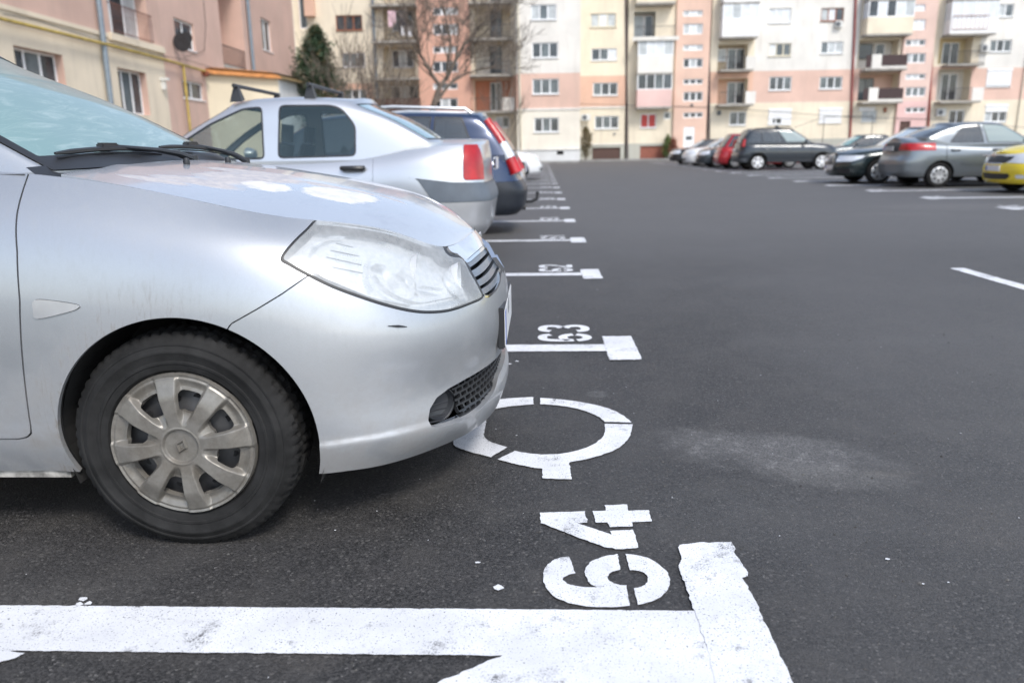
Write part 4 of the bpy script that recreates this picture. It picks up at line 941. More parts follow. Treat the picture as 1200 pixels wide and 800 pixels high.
# ---------------------------------------------------------------- wheels
def tyre_mesh(R, W, rr, n=200, lug=.007, hero=True):
    """tyre as a turned profile with tread blocks; outer side at y = 0, inner at y = W"""
    prof = [(rr-.012, .030), (rr+.002, .012), (rr+.006, .006), (rr+.012, .004), (rr+.022, .002), (rr+.024, -.0005), (rr+.030, -.0008), (rr+.032, .0008), (rr+(R-rr)*.48, -.003), (rr+(R-rr)*.50, -.0045), (rr+(R-rr)*.54, -.0045), (rr+(R-rr)*.56, -.003), (R-.036, .0018), (R-.034, .0006), (R-.030, .001), (R-.028, .0035), (R-.016, .010), (R-.008, .018)]
    k = 15 if hero else 5; prof += [(R-.0035*abs(2*i/k-1)**2, .026+(W-.052)*i/k) for i in range(k+1)]
    prof += [(R-.012, W-.014), (R-.03, W-.004), (rr+(R-rr)*.5, W), (rr+.01, W-.008), (rr-.01, W-.03)]
    P = np.array(prof); m = len(P); th = np.linspace(0, 2*math.pi, n, endpoint=False)
    r = P[:, 0][:, None]*np.ones(n); y = P[:, 1][:, None]*np.ones(n)
    if hero:
        t0, t1 = len(prof)-k-8, len(prof)-4
        for i in range(t0, t1):
            f = P[i, 1]/W; sh = .30*abs(f-.5)*2
            g = (((th*62/(2*math.pi))+sh*2.2) % 1) < .30
            d = np.where(g, -lug, 0); d += np.where((((th*62/(2*math.pi))+sh*2.2) % .5) < .07, -lug*.3, 0)
            if abs(f-.35) < .035 or abs(f-.65) < .035: d = -lug*np.ones(n)
            if i in (t0, t0+1): d = d*.6
            r[i] += d
    V = np.stack([r*np.cos(th), y, r*np.sin(th)], -1).reshape(-1, 3)
    i, j = np.meshgrid(np.arange(m-1), np.arange(n), indexing='ij'); j2 = (j+1) % n
    a, b, c, d = i*n+j, i*n+j2, (i+1)*n+j2, (i+1)*n+j
    me = bpy.data.meshes.new('tyre'); me.from_pydata(V.tolist(), [], np.stack([a, d, c, b], -1).reshape(-1, 4).tolist())
    me.polygons.foreach_set('use_smooth', [True]*len(me.polygons))
    try: me.set_sharp_from_angle(angle=math.radians(32))
    except Exception: pass
    return me
def polar(R, nr, nt, hfun):
    r = np.linspace(1e-4, R, nr+1); t = np.linspace(0, 2*math.pi, nt+1); Rr, T = np.meshgrid(r, t, indexing='ij')
    H = hfun(Rr, T); S_ = np.stack([Rr*np.cos(T), -H, Rr*np.sin(T)], -1)
    du = np.gradient(S_, axis=1); dv = np.gradient(S_, axis=0); N = np.cross(dv, du); N /= np.maximum(np.linalg.norm(N, axis=-1, keepdims=True), 1e-12)
    N = np.where(N[..., 1:2] > 0, -N, N)
    idx = np.arange((nr+1)*(nt+1)).reshape(nr+1, nt+1); p, q, s_, u = idx[:-1, :-1].ravel(), idx[:-1, 1:].ravel(), idx[1:, 1:].ravel(), idx[1:, :-1].ravel()
    return dict(V=S_.reshape(-1, 3), N=N.reshape(-1, 3), UV=np.stack([Rr, T], -1).reshape(-1, 2), F=np.concatenate([np.stack([p, s_, q], 1), np.stack([p, u, s_], 1)]))
def sm(a, b, x): t = np.clip((x-a)/(b-a), 0, 1); return t*t*(3-2*t)
SPK = 8
def spoke_d(r, t, n=SPK, ph=math.radians(98)):
    a = (t-ph+math.pi/n) % (2*math.pi/n)-math.pi/n
    return np.abs(r*np.sin(a))
def hubcap_h(r, t):
    hw = .006+.105*r; d = spoke_d(r, t)
    base = .010+.010*sm(.02, .11, r)-.016*sm(.13, .198, r)
    dip = .020*sm(.055, .10, r)*(1-.75*sm(.165, .195, r))*sm(0, .011, d-hw)
    rim = -.004*sm(.188, .193, r)+.003*sm(.193, .2, r)
    cap = -.006*(1-sm(.045, .049, r))+.002*np.exp(-((r-.052)/.003)**2)
    return base-dip+rim+cap
def hub_slots(m, n=SPK, r1=.097, r2=.158, k=.105, w0=.006):
    r, t = m['UV'][:, 0], m['UV'][:, 1]; d = spoke_d(r, t, n); hw = w0+k*r+.006
    q = np.stack([np.abs(r-(r1+r2)/2)-(r2-r1)/2+.012, hw-d+.012], 1)
    return np.linalg.norm(np.maximum(q, 0), axis=1)+np.minimum(q.max(1), 0)-.012
CAPMAT = None
def hero_wheel(parent, x, y, rz=0., side=-1):
    global CAPMAT
    if CAPMAT is None:
        b = NB('hubcap_paint'); n1 = b.ramp(b.noise(26, 6, .7), .35, .7); n2 = b.ramp(b.noise(9, 5, .7, off=(2, 2, 2)), .42, .66)
        c = b.mix(b.math('MULTIPLY', n2, .9), (.235, .222, .20), (.135, .12, .10)); c = b.mix(b.math('MULTIPLY', n1, .45), c, (.12, .11, .095))
        b.put(Base_Color=c, Roughness=b.math('ADD', b.math('MULTIPLY', n2, .3), .32), Metallic=.35); b.bump(b.noise(240, 3), .2, .001); CAPMAT = b.m
        hero_wheel.ty = tyre_mesh(.301, .185, .195); hero_wheel.cap = None
    w_ = link('wheel', None, parent); w_.location = (x, y, .292); w_.rotation_euler = (0, 0, rz if side < 0 else math.pi+rz)
    link('tyre', hero_wheel.ty, w_); 
    if not len(hero_wheel.ty.materials): hero_wheel.ty.materials.append(RUBBER)
    if hero_wheel.cap is None:
        m = polar(.2, 110, 560, hubcap_h); m = keep(m, hub_slots(m), 1); m = flange(m, .014)
        m['V'] = m['V']*np.array([.95, 1, .95]); o = tmesh('hubcap', m, CAPMAT, w_); hero_wheel.cap = o.data
        sw = MB(); sw.lathe([(0.001, .022), (.06, .022), (.075, .030), (.12, .030), (.15, .045), (.185, .040), (.196, .015)], 64); hero_wheel.sw = sw
    else: link('hubcap', hero_wheel.cap, w_)
    st = MB(); st.v, st.f = list(hero_wheel.sw.v), list(hero_wheel.sw.f)
    # ventilation holes of the steel wheel behind the cap
    o = st.build('steel_wheel', STEEL, w_, True)
    hs = MB()
    for k in range(16):
        a = 2*math.pi*k/16+.1; rr = .127 if k % 2 else .118; r_ = .0085
        hs = MB(); hs.lathe([(.0005, .0285+.004*(k % 2)), (r_, .0285+.004*(k % 2)), (r_, .04)], 12, c=(rr*math.cos(a), 0, rr*math.sin(a)))
        hs.build('wheel_hole', DARK, w_, True)
    em = MB()   # raised diamond on the cap
    s_ = .024
    for (u0, v0), (u1, v1) in zip([(0, 1), (.72, 0), (0, -1), (-.72, 0)], [(.72, 0), (0, -1), (-.72, 0), (0, 1)]):
        a, b2 = np.array([u0*s_, 0, v0*s_]), np.array([u1*s_, 0, v1*s_]); ai, bi = a*.42, b2*.42; m1, m2 = a*.72+np.array([0, -.011, 0]), b2*.72+np.array([0, -.011, 0])
        z_ = np.array([0, -.0045, 0]); em.quad(a+z_, b2+z_, m2, m1); em.quad(m1, m2, bi+z_, ai+z_)
    o = em.build('emblem', CAPMAT, w_); o.rotation_euler = (0, math.radians(22), 0)
    return w_
# ---------------------------------------------------------------- greenhouse (glass house and roof of any car)
def greenhouse(p):
    W = p['W']; wb = W*p.get('kb', .86); wr = W*p.get('kr', .66); zr = p['zr']; zb = p['zbelt']; zf = p.get('zcowl', zb); zq = p.get('zrear', zb)
    xr, xc, xrr, xrf = p['xrg'], p['xcowl'], p['xrr'], p['xrf']; bow = p.get('bow', .10)
    def side(f): return xr+(xc-xr)*f
    base = [(xr-.02, 0, zq), (xr, wb*.5, zq), (xr+.10, wb*.90, zq-.005), (xr+(xc-xr)*.28, wb, zb), (xr+(xc-xr)*.52, wb*1.005, zb), (xr+(xc-xr)*.78, wb*.995, zb), (xc-.10, wb*.945, zf), (xc-.02+bow*.3, wb*.6, zf+.005), (xc+bow*.55, 0, zf+.012)]
    top = [(xrr-.02, 0, zr-.035), (xrr, wr*.5, zr-.04), (xrr+.06, wr*.93, zr-.06), (xrr+(xrf-xrr)*.25, wr, zr-.045), (xrr+(xrf-xrr)*.5, wr*1.01, zr-.035), (xrr+(xrf-xrr)*.8, wr*.99, zr-.045), (xrf-.02, wr*.93, zr-.075), (xrf+.05, wr*.5, zr-.05), (xrf+.08, 0, zr-.045)]
    base, top = np.array(base), np.array(top)
    mid = base*.5+top*.5; mid[2:7, 1] += .018*W; mid[:2, 0] -= .02; mid[7:, 0] += .02; mid[:, 2] += .012
    r1 = top.copy(); r1[:, 1] *= .80; r1[:, 2] += .030; r1[:, 0] = r1[:, 0]*.97+r1[:, 0].mean()*.03
    r2 = top.copy(); r2[:, 1] *= .42; r2[:, 2] = zr-.008; r2[:, 0] = r2[:, 0]*.86+r2[:, 0].mean()*.14
    r3 = r2.copy(); r3[:, 1] = 0; r3[:, 2] = zr
    net = np.array([base, mid, top, r1, r2, r3])
    return net
# ---------------------------------------------------------------- the silver sedan in the foreground
XF, YC = -.118, 2.69
hero = thing('parked_car', 'dirty silver sedan with hazy headlights, grey hubcaps and peeling hood, nearest to the camera', 'car', (XF, YC, 0))
net = hero_net()
net[7, 10] = (-.42, .632, .845); net[7, 11] = (-.300, .548, .812); net[7, 12] = (-.19, .42, .755); net[7, 13] = (-.142, .22, .744); net[7, 14] = (-.113, 0, .757); net[6, 12, 2] = .692; net[6, 13, 2] = .683
for c_, k_ in ((12, .022), (13, .022), (14, .02), (11, .012)): net[0, c_, 0] += k_; net[1, c_, 0] += k_*.5
NU, NV = 620, 110
low = arch_flare(surf(net, NU, NV), -.803, .295, .34)
def lipped(m):     # moulded lip along the foot of the bumper
    k = sm(.298, .276, m['V'][:, 2])*sm(-.56, -.42, m['V'][:, 0])*.0075
    m['V'] = m['V']+m['N']*k[:, None]*np.array([1, 1, 0]); nz_ = np.exp(-((m['V'][:, 2]-.287)/.008)**2)*sm(-.56, -.42, m['V'][:, 0])*.55
    m['N'] = m['N'].copy(); m['N'][:, 2] += nz_; m['N'] /= np.linalg.norm(m['N'], axis=1, keepdims=True); return m
low = lipped(low)
def sdxz(m, poly): return psd(m['V'][:, [0, 2]], poly)
def sdyz(m, poly): return psd(m['V'][:, [1, 2]], poly)
def circ(m, cx, cz, r): return np.hypot(m['V'][:, 0]-cx, m['V'][:, 2]-cz)-r
def sideonly(m, d, ymin=.3): return np.where(m['V'][:, 1] > ymin, d, 1.)
HL = crom([(-.537, .768), (-.520, .800), (-.492, .834), (-.462, .868), (-.38, .90), (-.27, .87), (-.195, .80), (-.172, .752), (-.152, .727), (-.119, .708), (-.093, .670), (-.072, .635), (-.058, .596), (-.092, .591), (-.144, .590), (-.196, .599), (-.240, .613), (-.295, .636), (-.351, .662), (-.415, .693), (-.468, .723), (-.515, .751)], 5)
MOUTH = np.array([(.648, .278), (.645, .30), (.635, .325), (.607, .350), (.560, .363), (.49, .368), (.40, .368), (.30, .365), (.19, .360), (.08, .357), (-.05, .356), (-.05, .306), (.08, .304), (.212, .298), (.324, .279), (.427, .264), (.503, .258), (.576, .260), (.625, .266)])
GRL = np.array([(.345, .699), (.372, .668), (.385, .63), (.375, .592), (.345, .586), (.26, .588), (.15, .598), (.05, .612), (-.05, .614), (-.05, .7105), (.06, .709), (.2, .7035), (.3, .6985)])
BUMP = np.array([(-.40, .80), (-.468, .727), (-.532, .684), (-.591, .650), (-.653, .617), (-.70, .55), (-.70, .0), (.3, .0), (.3, 1.2), (-.40, 1.2)])
FD = np.array([(-1.195, 1.1), (-1.192, .98), (-1.187, .89), (-1.178, .80), (-1.180, .68), (-1.219, .345), (-1.224, .322), (-1.240, .309), (-1.265, .304), (-2.08, .304), (-2.10, .32), (-2.12, .50), (-2.12, 1.1)])
RD = np.array([(-2.128, 1.1), (-2.128, .32), (-2.14, .304), (-2.80, .304), (-2.84, .34), (-2.93, .50), (-2.98, .60), (-3.10, .72), (-3.10, 1.1)])
RW = (-3.29, .290)
def both(name, m, mat, fl=.006, split=False):
    """a panel and its mirror image: one centred piece, or two pieces"""
    m = flange(m, fl) if fl else m
    if split: return [tmesh(name, x, mat, hero) for x in (mirror(m), m)]
    return [tmesh(name, join(m, mirror(m)), mat, hero)]
g = .0016
body = keep(low, sideonly(low, circ(low, -.803, .295, .340)), 1)
body = keep(body, sideonly(body, circ(body, RW[0], RW[1]+.01, .335)), 1)
inner = push(body, -.022)
d = sideonly(inner, sdxz(inner, HL), .33); inner = keep(inner, d, 1)
inner = keep(inner, np.where(inner['V'][:, 0] > -.35, sdyz(inner, MOUTH), 1.), 1)
inner = keep(inner, np.where(inner['V'][:, 0] > -.30, sdyz(inner, GRL)-.006, 1.), 1)
both('inner_panel', inner, DARK, 0)
# head lamps
d = sideonly(body, sdxz(body, HL), .33)
lens = keep(body, d+.0058); seal = keep(keep(body, d+.0008), sideonly(keep(body, d+.0008), sdxz(keep(body, d+.0008), HL), .33)+.0055, 1)
body = keep(body, d-.0012, 1)
b = NB('hazy_headlight_lens'); hz = b.ramp(b.noise(7, 5, .6, off=(1, 4, 0)), .3, .72); sx = b.n('SeparateXYZ'); b.l(b.tc.outputs['Object'], sx.inputs[0])
b.put(Base_Color=b.mix(b.ramp(b.noise(60, 3), .3, .7), (.56, .585, .60), (.64, .66, .67)), Roughness=.16, Coat_Weight=.9, Coat_Roughness=.05); b.b.inputs['Specular IOR Level'].default_value = .7
tr = b.n('BsdfTransparent'); tr.inputs[0].default_value = (.95, .97, .98, 1); mx = b.n('MixShader'); b.l(b.ramp(hz, 0, 1, .38, .52), mx.inputs[0])
b.l(tr.outputs[0], mx.inputs[1]); b.l(b.b.outputs[0], mx.inputs[2]); b.l(mx.outputs[0], b.out.inputs[0])
LENS = b.m
REFL = M('lamp_reflector', (.86, .87, .88), .25, .35, var=.05)
for s_, mm in ((-1, lens), (1, lens)):
    L_ = tmesh('headlight', mirror(push(mm, .001)) if s_ < 0 else push(mm, .001), LENS, hero)
    sl = push(seal, -.001); tmesh('seal', mirror(sl) if s_ < 0 else sl, PLAST, L_)
    rf = push(lens, -.045); rf['V'] = rf['V'].copy()
    rb = flange(push(lens, -.046), -.042)
    tmesh('reflector', mirror(rb) if s_ < 0 else rb, REFL, L_)
    bw = MB()
    for (bx, by, bz, br) in ((-.255, .545, .69, .062), (-.155, .43, .655, .055)):   # two round reflectors
        bw.lathe([(br, .0), (br*.93, -.006), (br*.8, -.022), (br*.5, -.040), (br*.22, -.046), (br*.20, -.018), (.002, -.014)], 28, 'x', (bx+.03, s_*by, bz))
    bw.build('lamp_bowl', REFL, L_, True)
    inn = np.array([-.55, -.62*s_, -.35])
    def cv(pts, k): return [np.array([p[0], p[1]*s_, p[2]])+inn*k for p in pts]
    for pr in ([(-.414, .679, .798), (-.374, .662, .785)], [(-.423, .705, .783), (-.356, .675, .763)], [(-.43, .724, .768), (-.348, .69, .742)], [(-.415, .734, .744), (-.343, .702, .722)]):
        rb2 = MB(); rb2.tube(cv(pr, .010), .0017, 5); rb2.build('lamp_rib', PLAST2, L_)
    for pr, dp in (([(-.397, .641, .812), (-.43, .665, .816), (-.457, .703, .802), (-.464, .744, .764), (-.441, .755, .729), (-.396, .746, .703), (-.313, .714, .659), (-.226, .653, .628)], .03),
                   ([(-.326, .636, .766), (-.333, .681, .737), (-.331, .697, .714), (-.314, .707, .675)], .045), ([(-.317, .658, .742), (-.294, .641, .734), (-.276, .651, .705), (-.257, .653, .678)], .05),
                   ([(-.258, .616, .716), (-.237, .606, .701), (-.223, .611, .679), (-.222, .635, .649)], .05), ([(-.314, .681, .716), (-.28, .68, .672), (-.215, .638, .633), (-.153, .56, .627), (-.085, .432, .62)], .03), ([(-.204, .593, .671), (-.153, .536, .651)], .03)):
        q0 = crom(cv(pr, .012), 5, False); q1 = crom(cv(pr, .012+dp), 5, False); dm_ = MB()
        for i in range(len(q0)-1): dm_.quad(q0[i], q0[i+1], q1[i+1], q1[i])
        dm_.build('lamp_divider', REFL, L_, True)
# front centre: trim below the hood edge, grille, lower mouth
fr = lambda m: (m['V'][:, 0] > -.30) & (m['V'][:, 1] < .46)
dg = np.where(fr(body), sdyz(body, GRL), 1.)
grl = keep(body, dg); body = keep(body, dg, 1)
dt = np.where(fr(body), np.interp(body['V'][:, 1], [0, .1, .2, .3, .45], [.7105, .709, .7035, .6985, .69])-body['V'][:, 2], 1.)
trim = keep(body, dt+.001); body = keep(body, dt, 1)
both('grille_trim', push(trim, .001), M('pale_trim', (.66, .67, .70), .10, .55, var=.10, scale=14, coat=1), .01)
brd = keep(grl, np.where(True, sdyz(grl, GRL), 1.)+.007, 1)
both('grille_surround', push(brd, .001), CHROME, .02)
both('grille_backing', push(grl, -.055), DARK, 0)
for k in range(4):
    zc = .690-.0265*k; sl = keep(push(grl, -.006), np.abs(push(grl, -.006)['V'][:, 2]-zc-.004*np.cos(push(grl, -.006)['V'][:, 1]*9))-.0085)
    both('grille_slat', sl, M('slat_grey', (.16, .185, .22), .35, .3, coat=.3), .028)
fine = lipped(surf(net, 420, 150, ur=(9.5, 14))); mouthm = keep(fine, np.where(fine['V'][:, 0] > -.35, sdyz(fine, MOUTH), 1.))
dm = np.where(body['V'][:, 0] > -.35, sdyz(body, MOUTH), 1.); body = keep(body, dm, 1)
both('intake_backing', push(mouthm, -.075), DARK, 0)
mg = push(mouthm, -.016); yy, zz = mg['V'][:, 1], mg['V'][:, 2]
row = np.floor(zz/.0165); uy = (yy/.034+.5*(row % 2)) % 1; uz = (zz/.0165) % 1
cell = np.maximum(np.abs(uy-.5)*.034-.0135, np.abs(uz-.5)*.0165-.0052)
both('intake_mesh', keep(keep(mg, cell, 1), .525-keep(mg, cell, 1)['V'][:, 1], 1), PLAST, .012)
for s_ in (-1, 1):
    fb = MB(); fb.lathe([(.046, .012), (.050, .0), (.047, -.004), (.043, .0), (.038, -.022), (.020, -.034), (.001, -.036)], 32, 'x', (0, 0, 0))
    o = fb.build('fog_lamp_cover', M('fog_cover', (.035, .038, .044), .38, var=.1), hero, True); o.location = (-.178, s_*.562, .313); o.rotation_euler = (0, math.radians(4), s_*math.radians(42)); o.scale = (.6, 1.12, 1.05)
    bm_ = MB(); 
    for k in range(4): bm_.tube([(-.235+.002*k, s_*.648, .282+.016*k), (-.165+.004*k, s_*.585, .276+.018*k)], .0025, 5)
    bm_.build('fog_lamp_grille', PLAST, hero)
# painted panels
db = sdxz(body, BUMP)
bumper = keep(body, db+g); rest = keep(body, db-g, 1)
dfd = sdxz(rest, FD); fdoor = keep(rest, dfd+.0022); rest = keep(rest, dfd-.0022, 1)
drd = sdxz(rest, RD); rdoor = keep(rest, drd+.0022); rest = keep(rest, drd-.0022, 1)
fend = keep(rest, -(rest['V'][:, 0]+1.7)); rearq = keep(rest, -(rest['V'][:, 0]+1.7), 1)
MK = crom([(-1.143, .680), (-1.10, .679), (-1.036, .668), (-1.033, .660), (-1.06, .650), (-1.141, .634), (-1.147, .655)], 4)
mark = push(keep(fend, sdxz(fend, MK)), .004); fend = keep(fend, sdxz(fend, MK)-.001, 1)
both('front_bumper', bumper, SILVER, .02); both('fender', fend, SILVER, .014, True)
both('front_door', fdoor, SILVER, .012, True); both('rear_door', rdoor, SILVER, .012, True)
# sill pieces live with the rear body
tl = keep(rearq, np.maximum(rearq['V'][:, 0]+4.02, -(rearq['V'][:, 2]-.68))); rearq = keep(rearq, np.maximum(rearq['V'][:, 0]+4.02, -(rearq['V'][:, 2]-.68)), 1)
tlc = keep(tl, .42-tl['V'][:, 1]); rearq = join(rearq, keep(tl, .42-tl['V'][:, 1], 1))
both('rear_body', rearq, SILVER, .01); both('taillight', tlc, RED, .01, True)
both('side_marker', mark, M('marker_lens', (.42, .43, .44), .2, .2, coat=1), .006, True)
# hood, with worn and peeling clear coat
hs_ = surf(hero_hood(net), 260, 90, refl=(False, False))
hs_['N'] = np.where(hs_['V'][:, 1:2] < 1e-4, hs_['N']*np.array([1, 0, 1]), hs_['N'])
cr = .012*np.exp(-((hs_['V'][:, 1]-.44-.10*(hs_['V'][:, 0]+.9))/.05)**2)*sm(.0, .25, -.15-hs_['V'][:, 0])    # soft crease along the hood
hs_['V'] = hs_['V']+np.stack([cr*0, cr*0, cr*.35], 1)
hd = keep(hs_, hs_['UV'][:, 1]-.014, 1)
b = NB('peeling_hood_paint'); sx = b.n('SeparateXYZ'); b.l(b.tc.outputs['Object'], sx.inputs[0])
warp = b.math('MULTIPLY', b.math('SUBTRACT', b.noise(11, 7, .75), .5), 2.2)
def ell(cx, cy, rx, ry, a=0., wv=warp):
    ca, sa = math.cos(a), math.sin(a); dx = b.math('SUBTRACT', sx.outputs[0], cx); dy = b.math('SUBTRACT', sx.outputs[1], cy)
    u = b.math('DIVIDE', b.math('ADD', b.math('MULTIPLY', dx, ca), b.math('MULTIPLY', dy, sa)), rx); v = b.math('DIVIDE', b.math('SUBTRACT', b.math('MULTIPLY', dy, ca), b.math('MULTIPLY', dx, sa)), ry)
    return b.math('ADD', b.math('ADD', b.math('MULTIPLY', u, u), b.math('MULTIPLY', v, v)), wv)
base = b.mix(b.ramp(b.noise(900, 1), .3, .7), (.58, .61, .65), (.66, .69, .73))
base = b.mix(b.math('MULTIPLY', b.ramp(b.noise(9, 6, .7, (1, .6, 1)), .5, .75), .35), base, (.44, .45, .49))
bare = None; prim = None
for a_ in [(-.685, -.41, .072, .072), (-.50, -.345, .095, .10), (-.44, -.30, .06, .06)]:
    f = b.math('MULTIPLY', b.ramp(ell(*a_), 1.15, .70), .9); prim = f if prim is None else b.math('MAXIMUM', prim, f)
for a_ in [(-.78, -.37, .12, .13), (-.71, -.27, .11, .07), (-.55, -.24, .09, .035), (-.85, -.50, .13, .04), (-.93, -.56, .10, .03), (-.45, -.22, .05, .02), (-.36, -.20, .05, .012), (-.80, -.20, .16, .05)]:
    f = b.ramp(ell(*a_), 1.15, .5); bare = f if bare is None else b.math('MAXIMUM', bare, f)
c = b.mix(b.math('MULTIPLY', bare, .75), base, b.mix(b.ramp(b.noise(30, 5, .7), .35, .65), (.50, .45, .42), (.33, .31, .33)))
c = b.mix(prim, c, b.mix(b.ramp(b.noise(20, 5, .7), .35, .65), (.74, .74, .74), (.58, .57, .57)))
rough = b.math('ADD', b.math('MULTIPLY', b.math('MAXIMUM', prim, bare), .4), .27)
met = b.math('MULTIPLY', b.math('SUBTRACT', 1., b.math('MAXIMUM', prim, bare)), .55)
b.put(Base_Color=c, Roughness=rough, Metallic=met, Coat_Weight=b.math('MULTIPLY', b.math('SUBTRACT', 1., b.math('MAXIMUM', prim, bare)), .7)); b.b.inputs['Coat Roughness'].default_value = .08
both('hood', hd, b.m, .012)
both('hood_underside', push(keep(hs_, hs_['V'][:, 0]+.30), -.03), DARK, 0)
sc_ = MB(); sc_.tube([(-.284, -.7245, .584), (-.26, -.708, .5795), (-.240, -.691, .574)], [.0008, .0035, .001], 6); sc_.build('scuff_mark', PLAST, hero)
# roof and glass
gp = dict(W=.835, kb=.80, kr=.655, zr=1.455, zbelt=.975, zcowl=.988, zrear=1.0, xrg=-3.86, xcowl=-1.09, xrr=-3.25, xrf=-1.97, bow=-.10)
gh = surf(greenhouse(gp), 360, 120, smooth_u=False, smooth_v=False)
U_, V_ = gh['UV'].T
def box_uv(m, u0, u1, v0, v1):
    return np.maximum(np.maximum(u0-m['UV'][:, 0], m['UV'][:, 0]-u1), np.maximum(v0-m['UV'][:, 1], m['UV'][:, 1]-v1))
ws = keep(gh, box_uv(gh, 6.12, 9, .0, 1.93)); gh2 = keep(gh, box_uv(gh, 6.10, 9, -1, 1.95), 1)
both('windscreen', ws, FROST, 0)
wsm = keep(ws, box_uv(ws, 6.27, 9, .17, 1.90), 1); both('windscreen_seal', push(wsm, .003), PLAST, .004)
for (u0, u1) in ((2.35, 4.0), (4.12, 5.6)):
    sw_ = keep(gh2, box_uv(gh2, u0, u1, .10, 1.86)); gh2 = keep(gh2, box_uv(gh2, u0-.01, u1+.01, .09, 1.875), 1); both('side_window', sw_, GLASSD, 0, True)
rw_ = keep(gh2, box_uv(gh2, -1, 1.75, .12, 1.86)); gh2 = keep(gh2, box_uv(gh2, -1, 1.76, .11, 1.87), 1); both('rear_window', rw_, GLASSD, 0)
both('roof', join(gh2, surf(skirt(greenhouse(gp), .05), 200, 2, smooth_u=False)), SILVER, .0)
bt = surf(np.array([net[7, :4], net[7, :4]*[1, .7, 1]+[.0, 0, .03], net[7, :4]*[1, .35, 1]+[0, 0, .045], net[7, :4]*[1, 0, 1]+[0, 0, .05]]), 60, 20, refl=(True, False), smooth_u=False)
both('boot_lid', bt, SILVER, .0)
# shelf between panels and glass
sh_ = MB()
for x0, x1 in ((-3.87, -1.20),):
    for s_ in (-1, 1): sh_.add([(x0, s_*.60, .972), (x1, s_*.60, .972), (x1, s_*.712, .984), (x0, s_*.712, .988)], [(0, 1, 2, 3) if s_ < 0 else (3, 2, 1, 0)])
sh_.build('window_ledge', PLAST, hero)
cw = MB(); n_ = 24
for i in range(n_):
    y0, y1 = -.70+1.40*i/n_, -.70+1.40*(i+1)/n_
    f = lambda y: (1-(abs(y)/.70)**2.2)
    for (xa, za, xb_, zb_) in ((-1.118, 1.0, -1.14, .985), (-1.14, .985, -1.20, 1.012)):
        cw.quad((xa+.012*f(y0), y0, za-.035+.035*f(y0)), (xa+.012*f(y1), y1, za-.035+.035*f(y1)), (xb_, y1, zb_-.012+.012*f(y1)), (xb_, y0, zb_-.012+.012*f(y0)))
cw.build('cowl_panel', PLAST, hero, True)
# wipers
def wiper(b0, b1, a0, a1):
    r_ = link('wiper', None, hero)
    m = MB(); pts = [np.array(b0)*(1-t)+np.array(b1)*t+np.array([0, 0, .010*math.sin(math.pi*t)]) for t in np.linspace(0, 1, 9)]
    m.tube(pts, [.004]+[.0075]*7+[.004], 6); m.tube([p+np.array([.004, 0, -.012]) for p in pts], .003, 5); m.build('blade', PLAST, r_, True)
    m = MB(); a0, a1 = np.array(a0), np.array(a1); mid = a0*.55+a1*.45+np.array([0, 0, .012])
    m.tube([a0, a0*.8+a1*.2+np.array([0, 0, .012]), mid, a1], [.013, .011, .008, .005], 7); m.lathe([(.001, .016), (.016, .014), (.018, -.03)], 14, 'z', tuple(a0))
    m.build('arm', PLAST, r_, True)
    m = MB(); m.box((a1[0]-.012, a1[1]-.045, a1[2]-.012), (a1[0]+.012, a1[1]+.045, a1[2]+.008)); m.build('clip', PLAST, r_, True, .004)
wiper((-1.205, -.56, 1.034), (-1.185, .0, 1.040), (-1.125, .12, 1.008), (-1.205, -.29, 1.056))
wiper((-1.20, .03, 1.052), (-1.175, .60, 1.030), (-1.130, .64, .995), (-1.20, .28, 1.064))
for s_ in (-1, 1): nz = MB(); nz.lathe([(.001, .012), (.008, .010), (.011, 0), (.010, -.01)], 10, 'z', (-1.02, s_*.17, 1.004)); nz.build('washer_nozzle', PLAST, hero, True)
# wheel wells, underside, wheels
wl = MB()
for cx in (-.803, RW[0]):
    for s_ in (-1, 1):
        n_ = 26; rr = .352
        pts = [(cx+rr*math.cos(math.pi*(-.12+1.24*i/n_)), .298+rr*math.sin(math.pi*(-.12+1.24*i/n_))) for i in range(n_+1)]
        for (xa, za), (xb_, zb_) in zip(pts[:-1], pts[1:]): wl.quad((xa, s_*.79, za), (xb_, s_*.79, zb_), (xb_, s_*.52, zb_), (xa, s_*.52, za))
        wl.add([(x, s_*.52, z) for x, z in pts], [tuple(range(len(pts)))]); wl.build('wheel_arch_liner', LINER, hero, True); wl = MB()
ub = MB(); ub.box((-4.1, -.72, .19), (-1.16, .72, .26)); ub.box((-.46, -.45, .20), (-.33, .45, .27)); ub.box((-1.16, -.50, .19), (-.46, .50, .40)); ub.box((-4.0, -.5, .26), (-.2, .5, .5))
ub.build('underbody', LINER, hero)
for s_ in (-1, 1): ss = MB(); ss.box((-2.95, min(s_*.755, s_*.77), .178), (-1.165, max(s_*.755, s_*.77), .212)); ss.build('sill_flange', M('chipped_sill', (.26, .25, .23), .8, var=.7, scale=22), hero)
for x, s_ in ((-.820, -1), (-.820, 1), (RW[0], -1), (RW[0], 1)): hero_wheel(hero, x, s_*.822, 0, s_)
